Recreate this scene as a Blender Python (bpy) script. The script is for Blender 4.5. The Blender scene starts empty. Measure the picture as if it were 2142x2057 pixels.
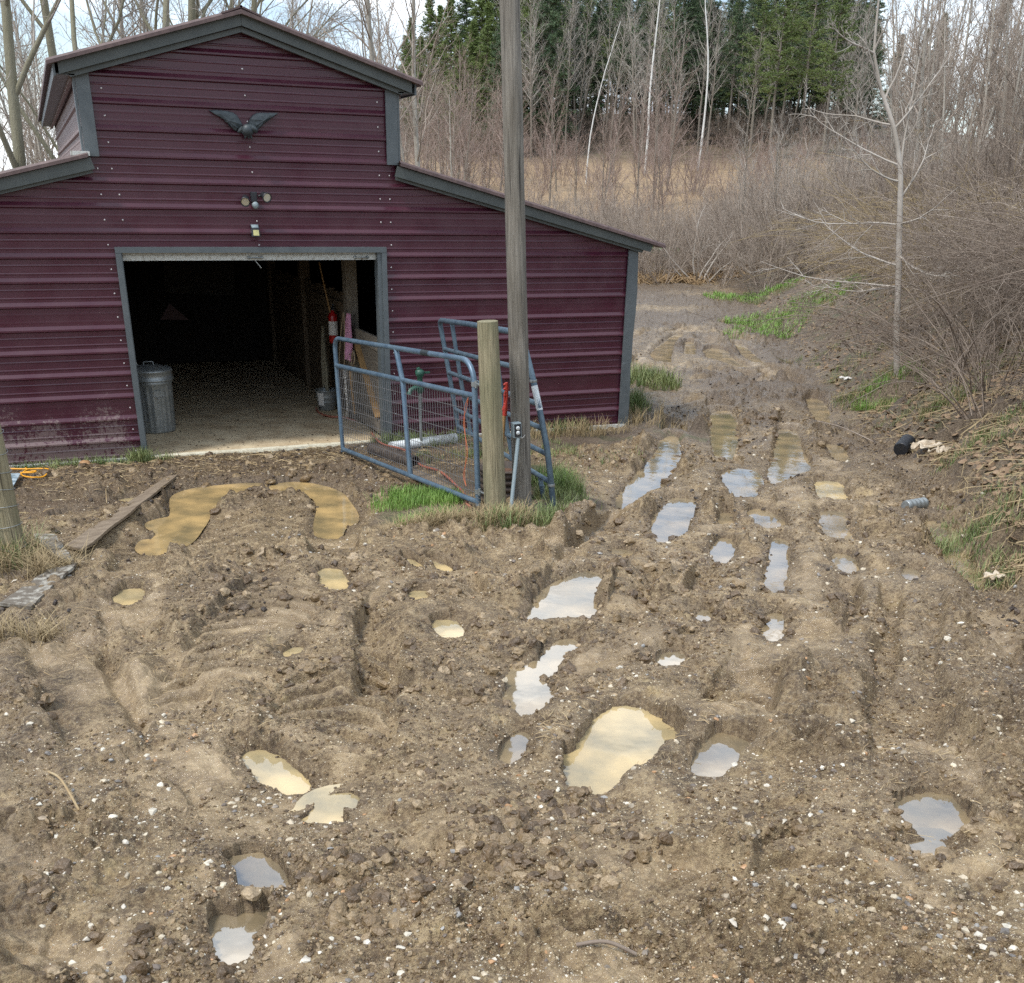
import bpy, math, random
import numpy as np
from mathutils import Vector, Matrix, noise as mnoise
random.seed(7); rng = np.random.default_rng(7)
scene = bpy.context.scene
COL = scene.collection
# ------------------------------------------------------------------ camera
CAMP = np.array([-2.10956, -11.95522, 2.67873]); FPX = 2174.56; CX, CY = 1071.0, 1428.0
def camrot(p, r, y):
    f0 = np.array([math.sin(y), math.cos(y), 0]); rt = np.array([math.cos(y), -math.sin(y), 0]); up = np.array([0, 0, 1.])
    f = f0*math.cos(p)-up*math.sin(p); u = up*math.cos(p)+f0*math.sin(p)
    return rt*math.cos(r)+u*math.sin(r), u*math.cos(r)-rt*math.sin(r), f
RT, UPV, FW = camrot(0.438501, 0.0193555, 0.405173)
cd = bpy.data.cameras.new('camera'); cam = bpy.data.objects.new('camera', cd); COL.objects.link(cam)
M = Matrix([[RT[i], UPV[i], -FW[i], CAMP[i]] for i in range(3)]+[[0, 0, 0, 1]]); cam.matrix_world = M
cd.sensor_fit = 'HORIZONTAL'; cd.sensor_width = 36; cd.lens = FPX/2142*36; cd.shift_y = (CY-1028.5)/2142
cd.clip_end = 2000; cd.clip_start = .05; scene.camera = cam
# ------------------------------------------------------------------ world and light
SUN_EL, SUN_AZ = math.radians(60), math.radians(252)   # azimuth measured from +Y clockwise: behind the camera
W = bpy.data.worlds.new('World'); scene.world = W; W.use_nodes = True
nt = W.node_tree; nt.nodes.clear()
def N(nt, t, **k):
    n = nt.nodes.new(t)
    for a, b in k.items():
        if a in n.inputs: n.inputs[a].default_value = b
        else: setattr(n, a, b)
    return n
wo = N(nt, 'ShaderNodeOutputWorld'); bg = N(nt, 'ShaderNodeBackground'); sky = N(nt, 'ShaderNodeTexSky')
sky.sky_type = 'NISHITA'; sky.sun_disc = False; sky.sun_elevation = SUN_EL; sky.sun_rotation = SUN_AZ
sky.air_density = 1.0; sky.dust_density = 1.5
tc = N(nt, 'ShaderNodeTexCoord'); mp = N(nt, 'ShaderNodeMapping'); mp.inputs['Scale'].default_value = (1, 1, 2.6)
cn = N(nt, 'ShaderNodeTexNoise'); cn.inputs['Scale'].default_value = 2.6; cn.inputs['Detail'].default_value = 7; cn.inputs['Roughness'].default_value = .55
cr = N(nt, 'ShaderNodeValToRGB'); cr.color_ramp.elements[0].position = .36; cr.color_ramp.elements[1].position = .56
cn2 = N(nt, 'ShaderNodeTexNoise'); cn2.inputs['Scale'].default_value = 5; cn2.inputs['Detail'].default_value = 6
cr2 = N(nt, 'ShaderNodeValToRGB'); cr2.color_ramp.elements[0].position = .4; cr2.color_ramp.elements[1].position = .6
cr2.color_ramp.elements[0].color = (3.0, 3.7, 4.6, 1); cr2.color_ramp.elements[1].color = (7.4, 7.8, 8.2, 1)
mx = N(nt, 'ShaderNodeMix', data_type='RGBA')
L = nt.links
L.new(tc.outputs['Generated'], mp.inputs['Vector']); L.new(mp.outputs[0], cn.inputs['Vector']); L.new(mp.outputs[0], cn2.inputs['Vector'])
L.new(cn.outputs[0], cr.inputs[0]); L.new(cn2.outputs[0], cr2.inputs[0])
L.new(cr.outputs[0], mx.inputs['Factor']); L.new(sky.outputs[0], mx.inputs['A']); L.new(cr2.outputs[0], mx.inputs['B'])
L.new(mx.outputs['Result'], bg.inputs[0]); L.new(bg.outputs[0], wo.inputs[0]); bg.inputs[1].default_value = .12
sl = bpy.data.lights.new('sun', 'SUN'); sl.energy = 1.5; sl.angle = math.radians(10); sl.color = (1, .965, .92)
so = bpy.data.objects.new('sun', sl); COL.objects.link(so)
sd = Vector((math.sin(SUN_AZ)*math.cos(SUN_EL), math.cos(SUN_AZ)*math.cos(SUN_EL), math.sin(SUN_EL)))
so.rotation_euler = sd.to_track_quat('Z', 'Y').to_euler(); so.location = (0, -8, 12)
scene.view_settings.view_transform = 'Standard'; scene.view_settings.look = 'None'
scene.view_settings.exposure = 1.05; scene.view_settings.gamma = 1
scene.cycles.max_bounces = 6; scene.cycles.diffuse_bounces = 3; scene.cycles.glossy_bounces = 3; scene.cycles.transparent_max_bounces = 8
scene.cycles.use_denoising = False; scene.cycles.sample_clamp_indirect = 2; scene.cycles.sample_clamp_direct = 6; scene.cycles.blur_glossy = 1
# ------------------------------------------------------------------ numpy noise
def h2(ix, iy, s):
    a = (ix.astype(np.int64)*374761393+iy.astype(np.int64)*668265263+s*1442695041) & 0xffffffff
    a = ((a ^ (a >> 13))*1274126177) & 0xffffffff
    a = (a ^ (a >> 16)) & 0xffffff
    return a.astype(np.float32)/16777216.0
def vn(x, y, s):
    x0 = np.floor(x); y0 = np.floor(y); fx = (x-x0).astype(np.float32); fy = (y-y0).astype(np.float32)
    fx = fx*fx*(3-2*fx); fy = fy*fy*(3-2*fy)
    a = h2(x0, y0, s); b = h2(x0+1, y0, s); c = h2(x0, y0+1, s); d = h2(x0+1, y0+1, s)
    return ((a*(1-fx)+b*fx)*(1-fy)+(c*(1-fx)+d*fx)*fy)*2-1
def fbm(x, y, f, o, s, g=.5):
    r = 0; a = 1; t = 0
    for k in range(o):
        r = r+a*vn(x*f*(2**k)+17.3*k, y*f*(2**k)-9.1*k, s+k); t += a; a *= g
    return r/t
def clod(x, y, cell, s):
    """rounded lumps of random size, one per cell"""
    X = x/cell; Y = y/cell; ix = np.floor(X); iy = np.floor(Y); best = np.zeros(x.shape, np.float32)
    for dx in (-1, 0, 1):
        for dy in (-1, 0, 1):
            cx = ix+dx; cy = iy+dy
            px = cx+h2(cx, cy, s); py = cy+h2(cx, cy, s+1); r = .35+.5*h2(cx, cy, s+2); e = .7+.6*h2(cx, cy, s+3)
            d2 = (((X-px)*e)**2+((Y-py)/e)**2)/(r*r)
            best = np.maximum(best, (np.maximum(0, 1-d2)**.8).astype(np.float32)*r*(.65+.7*h2(cx, cy, s+4)))
    return best*cell
def billow(x, y, f, o, s, g=.6):
    r = 0; a = 1; t = 0
    for k in range(o):
        r = r+a*np.abs(vn(x*f*(2.03**k)+11.1*k, y*f*(2.03**k)-5.7*k, s+k)); t += a; a *= g
    return r/t
def sst(a, b, x):
    t = np.clip((x-a)/(b-a), 0, 1); return t*t*(3-2*t)
# ------------------------------------------------------------------ ground heights
BANK = np.array([(-.9, -14), (.6, -11.3), (1.45, -9.8), (2.75, -8.2), (5.2, -5.0), (8.9, 1.4), (15.2, 12.6), (24, 26), (60, 80), (500, 760)], float)
def polydist(x, y, P, closed=False):
    best = np.full(x.shape, 1e9); side = np.zeros(x.shape); along = np.zeros(x.shape); acc = 0
    n = len(P)
    for i in range(n if closed else n-1):
        a = P[i]; b = P[(i+1) % n]; d = b-a; l2 = d@d; l = math.sqrt(l2)
        t = np.clip(((x-a[0])*d[0]+(y-a[1])*d[1])/l2, 0, 1)
        ex = x-a[0]-t*d[0]; ey = y-a[1]-t*d[1]; q = ex*ex+ey*ey
        m = q < best
        best = np.where(m, q, best); side = np.where(m, np.sign(ex*d[1]-ey*d[0]), side); along = np.where(m, acc+t*l, along)
        acc += l
    return np.sqrt(best), side, along
def sbank(x, y):
    d, s, _ = polydist(x, y, BANK); return d*s
def base(x, y):
    x = np.asarray(x, float); y = np.asarray(y, float)
    t = np.maximum(0, -1-y); z = .1*t*t/(t+2)
    s = sbank(x, y); sp = np.maximum(0, s)
    near = sst(-13, -5, y)
    z = z+(.55*sp*sst(0, .6, sp)*(sp < 2)+(sp >= 2)*(1.1+.16*(sp-2)/(1+.01*sp)))*(.35+.65*near)
    rx = x-CAMP[0]; ry = y-CAMP[1]; r = np.hypot(rx, ry)
    z = z+.20*sst(.0, .28, s+.08*vn(x*2.3, y*2.3, 97))*sst(16, 9, r)
    z = z-.10*np.exp(-((s+.15)/.28)**2)*sst(24, 14, r)         # ditch at the foot of the bank
    z = z-(z-.0)*sst(24, 44, r)*(s > 0)*.6; az = np.degrees(np.arctan2(rx, ry))
    k = sst(-4, 14, az)
    rc = 112-18*np.log1p(np.exp(-(np.minimum(r, 400)-112)/18)); rc = np.where(rc < 0, 0, rc); far = .15*np.maximum(0, rc-42)*sst(42, 60, r)+.05*np.maximum(0, rc-82)
    far = far*(.12+.88*k)*(1-.35*sst(36, 46, az))
    z = z+far
    return z
def raydir(px, py): return FW+RT*(px-CX)/FPX-UPV*(py-CY)/FPX
def onplane(px, py, ax, v):
    d = raydir(px, py); return Vector(CAMP+d*((v-CAMP[ax])/d[ax]))
def onground(px, py, dz=0, tmax=120):
    d = raydir(px, py); t = np.arange(1, tmax, .02); p = CAMP+d*t[:, None]
    g = base(p[:, 0], p[:, 1])+dz; k = int(np.argmax(p[:, 2] < g)); return Vector(p[k])
def vplane(A, B, px, py):
    A = np.array(A); B = np.array(B); u = (B-A)/np.linalg.norm(B-A); n = np.array([-u[1], u[0]])
    d = raydir(px, py); t = ((A-CAMP[:2])@n)/(d[:2]@n); return Vector(CAMP+d*t)
# puddle outlines (pixels of the photograph; projected on the ground they lie on)
F = 1.0929
def sc(pts, s, ox, oy): return [(ox+x*s, oy+y*s) for x, y in pts]
def fu(pts): return sc(pts, F, 0, 0)
def zm(pts): return sc(pts, .372, 1000, 1100)
def zb(pts): return sc(pts, .3571, 300, 950)
def zl(pts): return sc(pts, .186, 0, 950)
def zf(pts): return sc(pts, .2551, 1300, 550)
def z7(pts): return sc(pts, .4551, 1250, 550)
def zn(pts): return sc(pts, .5464, 0, 1250)
PUD = [  # (outline, kind)  kinds: c clear grey reflecting, m murky tan, o orange-tan
 (fu([(1290,835),(1296,865),(1288,895),(1265,925),(1242,955),(1212,980),(1185,978),(1187,958),(1213,925),(1240,895),(1262,868),(1275,840)]), 'c'),
 (fu([(1295,953),(1328,962),(1322,990),(1303,1030),(1285,1052),(1257,1035),(1258,1000),(1275,975)]), 'c'),
 (fu([(1365,790),(1405,787),(1407,850),(1402,875),(1385,884),(1370,862),(1366,815)]), 'c'),
 (fu([(1388,903),(1435,900),(1446,930),(1440,955),(1425,966),(1408,950),(1393,925)]), 'c'),
 (fu([(1438,978),(1470,980),(1497,1010),(1487,1022),(1460,1017),(1440,995)]), 'c'),
 (fu([(1497,820),(1522,830),(1530,865),(1546,888),(1540,908),(1505,938),(1472,922),(1485,888),(1492,850)]), 'c'),
 (fu([(1563,927),(1602,920),(1613,966),(1592,972),(1570,948)]), 'm'),
 (fu([(1580,978),(1612,985),(1610,1010),(1635,1055),(1620,1062),(1595,1030),(1580,1005)]), 'c'),
 (fu([(1488,1035),(1500,1038),(1497,1080),(1492,1120),(1483,1150),(1474,1145),(1480,1100),(1483,1060)]), 'c'),
 (zm([(320,480),(370,400),(440,340),(560,290),(650,270),(650,330),(615,420),(625,480),(540,570),(480,670),(380,665),(315,560)]), 'c'),
 (zm([(225,820),(290,780),(345,900),(375,1000),(335,1110),(285,1195),(195,1110),(185,1000),(210,900)]), 'c'),
 (zm([(720,1090),(850,1035),(930,1090),(1060,1160),(1085,1225),(1040,1315),(950,1365),(860,1430),(780,1455),(690,1505),(560,1510),(510,1425),(560,1340),(640,1230),(700,1170)]), 'm'),
 (zm([(1330,1225),(1400,1185),(1480,1225),(1535,1240),(1470,1305),(1355,1410),(1300,1435),(1245,1345),(1255,1290)]), 'c'),
 (zm([(1165,595),(1235,635),(1222,685),(1150,700),(1125,665)]), 'c'),
 (zm([(1050,720),(1140,718),(1155,762),(1040,800),(1015,775)]), 'c'),
 (zm([(1345,125),(1405,145),(1395,205),(1340,210)]), 'c'),
 (zm([(765,130),(865,145),(855,182),(770,180)]), 'c'),
 (fu([(1730,1535),(1800,1523),(1842,1560),(1838,1600),(1790,1612),(1718,1592)]), 'c'),
 (fu([(1735,1620),(1818,1610),(1795,1652),(1750,1640)]), 'c'),
 (zb([(735,190),(850,165),(1000,175),(1150,220),(1200,288),(1250,360),(1238,412),(1165,430),(1145,495),(1075,508),(1015,480),(1015,400),(1035,330),(1020,262),(950,245),(850,248),(760,250)]), 'o'),
 (zb([(175,240),(300,200),(460,185),(600,172),(715,175),(705,235),(560,245),(455,262),(430,290),(395,320),(360,400),(330,440),(280,515),(200,555),(110,590),(30,600),(-40,560),(0,500),(60,510),(100,460),(40,440),(20,405),(100,380),(180,370),(170,300)]), 'o'),
 (zb([(1035,688),(1125,675),(1150,720),(1195,782),(1100,805),(1050,745)]), 'm'),
 (zb([(1560,808),(1685,808),(1620,890),(1575,850)]), 'm'),
 (zb([(1695,990),(1800,965),(1845,1010),(1855,1065),(1785,1085),(1718,1030)]), 'm'),
 (zb([(1500,615),(1565,618),(1645,682),(1585,690)]), 'm'),
 (zb([(1645,605),(1700,625),(1825,688),(1750,690)]), 'm'),
 (zb([(830,1170),(880,1138),(945,1148),(860,1205)]), 'm'),
 (fu([(620,1530),(672,1523),(675,1548),(642,1562),(658,1592),(600,1592),(585,1572),(610,1557)]), 'm'),
 (zl([(570,720),(700,690),(820,678),(1065,698),(1000,742),(780,755)]), 'm'),
 (zl([(835,812),(1060,805),(1025,852),(870,858)]), 'm'),
 (zl([(590,922),(690,895),(790,900),(740,932),(600,938)]), 'm'),
 (zl([(1335,520),(1430,500),(1535,502),(1480,555),(1350,555)]), 'm'),
 (zl([(185,655),(335,658),(310,702),(185,692)]), 'm'),
 (fu([(228,1135),(270,1128),(268,1156),(222,1157)]), 'm'),
 (zl([(1320,1640),(1480,1560),(1570,1580),(1540,1680),(1440,1730),(1350,1690)]), 'm'),
 (zf([(245,745),(330,685),(430,600),(500,580),(420,665),(388,760),(385,832),(320,832)]), 'c'),
 (zf([(680,722),(750,698),(862,722),(885,790),(1045,860),(1000,872),(860,815),(760,798),(695,772)]), 'c'),
 (zf([(925,650),(1010,698),(1155,822),(1120,834),(1000,762)]), 'c'),
 (zf([(540,645),(582,655),(592,760),(535,765)]), 'c'),
 (z7([(1505,1195),(1580,1198),(1642,1280),(1722,1400),(1755,1500),(1690,1505),(1635,1400),(1550,1270)]), 'c'),
 (z7([(1058,828),(1130,858),(1145,930),(1085,890)]), 'c'),
 (z7([(990,620),(1040,650),(1060,740),(1030,745),(1000,700),(965,640)]), 'c'),
 (z7([(1405,1410),(1465,1412),(1470,1465),(1415,1468)]), 'c'),
 (zn([(818,1225),(905,1248),(925,1292),(915,1345),(840,1335)]), 'c'),
 (zn([(930,1035),(1000,1048),(1040,1150),(1020,1200),(930,1175),(945,1100)]), 'c'),
 (zn([(1000,1215),(1030,1200),(1010,1290),(905,1280),(930,1225)]), 'c'),
 (fu([(1085,1225),(1100,1235),(1060,1275),(1035,1300),(1020,1295),(1050,1250)]), 'c'), (fu([(985,1410),(1010,1405),(1000,1445),(975,1470),(960,1460)]), 'c'), (fu([(1475,1180),(1492,1178),(1488,1225),(1470,1230)]), 'c'),
 (fu([(1595,1062),(1625,1065),(1640,1095),(1620,1100)]), 'c'), (fu([(1385,985),(1398,985),(1395,1010),(1380,1012)]), 'c'), (fu([(1375,1035),(1395,1035),(1390,1075),(1370,1078)]), 'c'), (fu([(1345,1170),(1362,1172),(1350,1195),(1335,1190)]), 'c'),
 (fu([(440,1650),(500,1640),(560,1720),(520,1750),(470,1710)]), 'c'), (fu([(415,1790),(465,1780),(480,1840),(430,1860)]), 'c'), (fu([(470,1440),(520,1450),(590,1510),(560,1525),(500,1490)]), 'm'), (fu([(1340,1440),(1370,1435),(1360,1475),(1335,1490)]), 'c'),
 (zm([(1000,1100),(0,0)]), None),
]
PUD = [p for p in PUD if p[1]]
PW = []
for out, kind in PUD:
    cx = sum(p[0] for p in out)/len(out); cy = sum(p[1] for p in out)/len(out)
    c = onground(cx, cy)
    g = [onground(*p) for p in out]
    lv = min(v.z for v in g)-.035 if True else c.z
    lv = max(lv, c.z-.09)
    P = np.array([[*onplane(px, py, 2, lv)[:2]] for px, py in out])
    # round the outline
    for _ in range(2):
        Q = np.roll(P, -1, 0); P = np.stack([P*.75+Q*.25, P*.25+Q*.75], 1).reshape(-1, 2)
    PW.append((P, lv, kind))
WET = [zn([(560,470),(640,480),(800,600),(950,620),(1200,720),(1180,790),(1050,860),(1060,960),(900,980),(760,870),(700,760),(600,640)]),
       zn([(380,650),(560,590),(700,600),(620,700),(470,740)]), zn([(900,1240),(1350,1330),(1430,1477),(930,1500)]),
       zn([(1340,1180),(1600,1130),(1700,1180),(1500,1300)]), zn([(80,180),(230,130),(230,220),(100,230)]), zn([(270,330),(390,320),(380,380),(280,385)]),
       zm([(900,1020),(1060,1000),(1110,1080),(1080,1170),(960,1110)]), zm([(1030,330),(1160,300),(1130,400),(1010,420)]),
       zm([(1450,1190),(1560,1200),(1480,1300),(1400,1330)]), zm([(560,1830),(820,1780),(880,1880),(600,1900)]),
       fu([(1690,1650),(1800,1640),(1830,1760),(1740,1760)]), fu([(30,1800),(280,1780),(250,1882),(0,1882)]), fu([(1050,1790),(1230,1800),(1260,1882),(1040,1882)]),
       fu([(1860,1160),(1940,1180),(1950,1270),(1890,1260)])]
WETP = [np.array([[*onground(*p)[:2]] for p in o]) for o in WET]
def zc(pts): return sc(pts, .8036, 1100, 850)
RUTS = [  # (pixel polyline, half width, depth, lug amplitude)
 (zc([(410,20),(385,80),(345,160),(270,250),(200,320),(150,400),(110,480),(60,560),(30,640),(-20,760),(-60,900)]), .19, .15, .0),
 (zc([(500,-20),(510,60),(530,150),(560,210),(610,290),(650,370),(650,450),(635,540),(610,640),(560,760),(540,860)]), .17, .13, .025),
 (zc([(440,190),(400,270),(350,370),(290,450),(240,560),(200,680),(210,800),(240,880)]), .17, .12, .0),
 (zc([(700,20),(690,90),(685,170),(700,250),(740,350),(790,430),(800,520)]), .17, .13, .0),
 (zc([(780,110),(795,190),(800,250),(820,320),(850,390)]), .15, .11, .0),
 (zc([(505,290),(510,390),(450,500),(400,590),(370,660),(450,800),(500,920)]), .16, .09, .0),
 (zc([(640,470),(700,500),(690,620),(640,720)]), .22, .03, .035),
 (zc([(905,430),(915,520),(900,620),(880,740)]), .15, .05, .0),
 (zc([(1000,420),(1010,540),(1000,660),(960,900)]), .17, .055, .0),
 (zc([(-80,390),(-10,360),(60,370),(130,400)]), .16, .04, .035),
 ([(640,1040),(690,1080),(700,1180)], .2, .08, .0),
 ([(640,1190),(590,1240),(530,1310),(478,1390),(440,1480)], .32, .05, .035),
 ([(735,1300),(705,1400),(690,1500),(670,1620),(640,1760)], .28, .05, .035),
 ([(840,1180),(800,1260),(790,1380),(800,1480)], .13, .09, .0),
 ([(860,1150),(960,1200),(990,1270),(1000,1380)], .14, .09, .0),
 ([(330,1060),(300,1150),(270,1260),(300,1400),(420,1560),(560,1750),(520,2050)], .2, .045, .0),
 ([(100,1300),(180,1420),(240,1600)], .2, .05, .0),
 ([(1300,1720),(1500,1660),(1700,1640)], .16, .05, .0), ([(1180,1780),(1400,1850),(1650,1930)], .2, .05, .0), ([(700,1700),(860,1780),(1000,1900)], .18, .05, .0),
 ([(1890,1400),(1900,1500),(1945,1620),(1960,1760),(1960,2000)], .2, .07, .0), ([(1660,1600),(1700,1760),(1690,1950)], .2, .05, .03),
 (zf([(100,900),(230,760),(330,690),(430,600),(560,520)]), .25, .08, .0), (zf([(1200,980),(1040,860),(860,790),(760,710),(700,600)]), .25, .08, .0), (zf([(1500,1000),(1250,880),(1100,800),(950,650),(860,560)]), .22, .08, .0),
]
RW = []
for pl, hw, dp, lug in RUTS:
    P = np.array([[*onground(*p)[:2]] for p in pl])
    for _ in range(3):
        Q = [P[0]]
        for i in range(len(P)-1): Q += [P[i]*.75+P[i+1]*.25, P[i]*.25+P[i+1]*.75]
        Q.append(P[-1]); P = np.array(Q)
    RW.append((P[::2] if len(P) > 40 else P, hw, dp, lug))
def inside(x, y, P):
    c = np.zeros(x.shape, bool); n = len(P)
    for i in range(n):
        a = P[i]; b = P[(i+1) % n]
        if a[1] == b[1]: continue
        m = ((a[1] > y) != (b[1] > y)) & (x < (b[0]-a[0])*(y-a[1])/(b[1]-a[1])+a[0])
        c ^= m
    return c
# grassy / dry patches as (x, y, radius x, radius y)
GRASS = [(.75, -3.35, .55, .42), (1.45, -3.85, .75, .3), (1.9, -3.0, .45, .7), (2.1, -2.0, .5, .6), (1.9, -.45, .9, .45), (3.4, -.55, 1.6, .45), (4.9, .0, .5, 1.3), (5.2, 1.5, .5, 1.2), (-2.9, -3.75, .55, .75), (-2.0, -.12, .9, .15), (1.3, -2.4, .45, .5), (2.2, -3.4, .3, .35)]
def grassmask(x, y):
    g = np.zeros(x.shape)
    for a, b, rx, ry in GRASS:
        d = ((x-a)/rx)**2+((y-b)/ry)**2
        g = np.maximum(g, sst(1.15, .6, d))
    return g
def heights(x, y):
    """returns z, sandy, veg, dark, field masks"""
    x = np.asarray(x, float); y = np.asarray(y, float)
    z = base(x, y); r = np.hypot(x-CAMP[0], y-CAMP[1])
    s = sbank(x, y)+.25*fbm(x, y, 1.1, 3, 90)
    gm = grassmask(x+.12*fbm(x, y, 3, 2, 77), y+.12*fbm(x, y, 3, 2, 78))
    veg = np.maximum(sst(-.05, .5, s), gm)
    yard = (x < 1.2) & (y > -1.2)
    calm = np.clip(sst(-1.6, -.3, y)*sst(1.5, .6, x), 0, 1)*.6        # trodden flat before the door
    lot = sst(64, 46, r)
    mud = (1-veg)*(1-.75*calm)
    rough = mud*(.22+.78*sst(-.25, .2, fbm(x, y, 1.4, 3, 5)))
    rough = rough*lot
    z = z+.07*fbm(x, y, .9, 3, 11)*mud*lot+.15*fbm(x, y, .12, 2, 12)*sst(20, 40, r)
    rutm = np.zeros(x.shape); lugm = np.zeros(x.shape)
    nz = .05*fbm(x, y, 2.5, 2, 31)
    for P, hw, dp, lug in RW:
        lo = P.min(0)-hw*3; hi = P.max(0)+hw*3
        m = (x > lo[0]) & (x < hi[0]) & (y > lo[1]) & (y < hi[1])
        if not m.any(): continue
        idx = np.nonzero(m); d, sd_, al = polydist(x[idx], y[idx], P); d = np.maximum(0, d+nz[idx])
        L_ = sum(np.linalg.norm(P[i+1]-P[i]) for i in range(len(P)-1))
        ends = sst(0, .5, al)*sst(0, .5, L_-al)
        fl = sst(hw*1.12, hw*.82, d)*ends
        berm = np.exp(-((d-hw*1.45)/(hw*.42))**2)*ends
        z[idx] += -1.25*dp*fl+.85*dp*berm*(.6+.6*vn(x[idx]*3, y[idx]*3, 41))
        if lug > 0:
            ph = (al-.55*d*d/hw+.02*vn(x[idx]*6, y[idx]*6, 44))*(2*math.pi/.20)
            lugm[idx] = np.maximum(lugm[idx], fl); pass
            kf = .95*fl; z[idx] = z[idx]*(1-kf)+kf*(base(x[idx], y[idx])-dp*1.2+lug*1.9*sst(-.6, .5, np.sin(ph))*sst(0, .5, 1-d/hw+.25)); lugm[idx] = np.maximum(lugm[idx]*0, np.maximum(lugm[idx], kf))
        rutm[idx] = np.maximum(rutm[idx], fl)
    sm = (1-.5*rutm)*(1-.9*lugm)
    dark = np.clip(.75*sst(-3.0, -1.5, y)*sst(2.6, 1.4, x)+1.0*sst(10, 15, r+0*x)*sst(3, 5, x)*sst(-.55, .1, fbm(x, y, .45, 3, 63))+.5*sst(.0, .45, fbm(x, y, 1.6, 3, 61))+.5*sst(-.9, -.2, s), 0, 1)
    # clods
    warp = .05*fbm(x, y, 6, 2, 51); wx = x+warp; wy = y-warp*.7
    w2 = .012*fbm(x, y, 30, 2, 57)
    c = (.35*clod(wx, wy, .21, 100)*sst(.05, .45, vn(x*2.2, y*2.2, 55))+1.0*clod(wx+w2, wy-w2, .085, 110)*sst(-.2, .4, vn(x*4, y*4, 56))
         + .45*clod(x+w2, y+w2, .045, 120)+.105*billow(wx+w2, wy+w2, 4.6, 3, 134, .55)+.020*billow(x+w2, y-w2, 24, 2, 140, .6)*sst(22, 12, r)-.03)
    z = z+c*(rough*sm*.72+.10+.16*mud)*(1-.3*lugm)*lot*(1-.6*veg)
    z = z+veg*(.03*fbm(x, y, 3, 3, 71)+.25*clod(x, y, .07, 73)*lot)
    sandy = sst(.0, .5, fbm(x, y, 1.3, 3, 81))*sst(.2, -.1, y+2)*.5*sst(.03, .0, c*rough)
    wet = np.zeros(x.shape)
    for P in WETP:
        lo = P.min(0)-.3; hi = P.max(0)+.3
        m = (x > lo[0]) & (x < hi[0]) & (y > lo[1]) & (y < hi[1])
        if not m.any(): continue
        idx = np.nonzero(m); d, _, _ = polydist(x[idx], y[idx], P, True); ins = inside(x[idx], y[idx], P)
        d = np.where(ins, -d, d)+.06*fbm(x[idx], y[idx], 5, 3, 85)
        k = sst(.05, -.05, d)*.85
        b = base(x[idx], y[idx])-.02+.02*fbm(x[idx], y[idx], 5, 4, 87)+.45*c[idx]
        z[idx] = z[idx]*(1-k)+b*k; wet[idx] = np.maximum(wet[idx], k*.75*sst(-.4, .1, fbm(x[idx], y[idx], 9, 3, 89)))
    sandy = np.maximum(sandy, wet); sandy = np.maximum(sandy, .6*rutm*sst(-.1, .3, fbm(x, y, 2.1, 3, 84))*lot)
    nfine = .030*fbm(x, y, 8, 4, 91)+.022*fbm(x, y, 26, 2, 93)-.03
    for pas in (0, 1):
     for P, lv, kind in PW:
        lo = P.min(0)-.6; hi = P.max(0)+.6
        m = (x > lo[0]) & (x < hi[0]) & (y > lo[1]) & (y < hi[1])
        if not m.any(): continue
        idx = np.nonzero(m); X = x[idx]; Y = y[idx]
        d, _, _ = polydist(X, Y, P, True); ins = inside(X, Y, P); sz = min(1., math.sqrt(float(np.prod(P.max(0)-P.min(0))))/.45)
        d = np.where(ins, -d, d)+nfine[idx]*sz-.018*sz-.008
        cc = P.mean(0); tc_ = CAMP[:2]-cc; tc_ /= np.linalg.norm(tc_)
        front = np.clip(((X-cc[0])*tc_[0]+(Y-cc[1])*tc_[1])/.15, 0, 1)
        dp = .07*sz
        zi = lv-.006-np.minimum(dp, -d*.35)+.35*np.clip(c[idx]-.055, 0, .04)
        lowo = lv+.006+np.minimum(.05, np.maximum(0, d)*.5)+np.clip(c[idx], 0, .04)*.5*sst(0, .06, d)
        slope = 1.5-1.28*front
        higho = lv+.012+np.maximum(0, d)*slope+np.clip(c[idx], 0, .05)*(.75-.55*front)
        zz = z[idx]
        low_w = sst(.45, .12, d)
        zo = np.maximum(zz, lowo*low_w+(1-low_w)*np.minimum(zz, lowo)); zo = np.where(low_w > 0, np.maximum(zz, zz*(1-low_w)+lowo*low_w), zz)
        zo = np.minimum(zo, higho)
        if pas == 0: z[idx] = np.where(d < 0, zz, zo); continue
        z[idx] = np.where(d < 0, zi, zz)
        sandy[idx] *= 1-sst(.10, .03, d)*.8; dark[idx] = np.maximum(dark[idx], sst(.09, .02, d)*.55)
    rx = x-CAMP[0]; ry = y-CAMP[1]; az = np.degrees(np.arctan2(rx, ry))
    field = sst(43, 50, r)*sst(80, 72, r)*sst(3, 12, az)*sst(42, 36, az)
    gd, _, _ = polydist(x, y, np.array([(1.2, -3.5), (.76, -.3)])); kk = sst(.3, .1, gd)*(r < 14); z = z*(1-kk)+kk*np.minimum(z, .005+.15*sst(-1.2, -3.6, y)-.045+.2*c)
    slab = (np.abs(x) < 4.5) & (y > -.02) & (y < 10)
    z = np.where(slab, -.06, z)
    z = np.where((np.abs(x) < 4.75) & (y > -.25) & (y <= 0), np.minimum(z, .02), z)
    return z, sandy, np.maximum(veg, sst(46, 52, r)), dark, field
def gz(x, y): return float(heights(np.array([x]), np.array([y]))[0][0])
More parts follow.
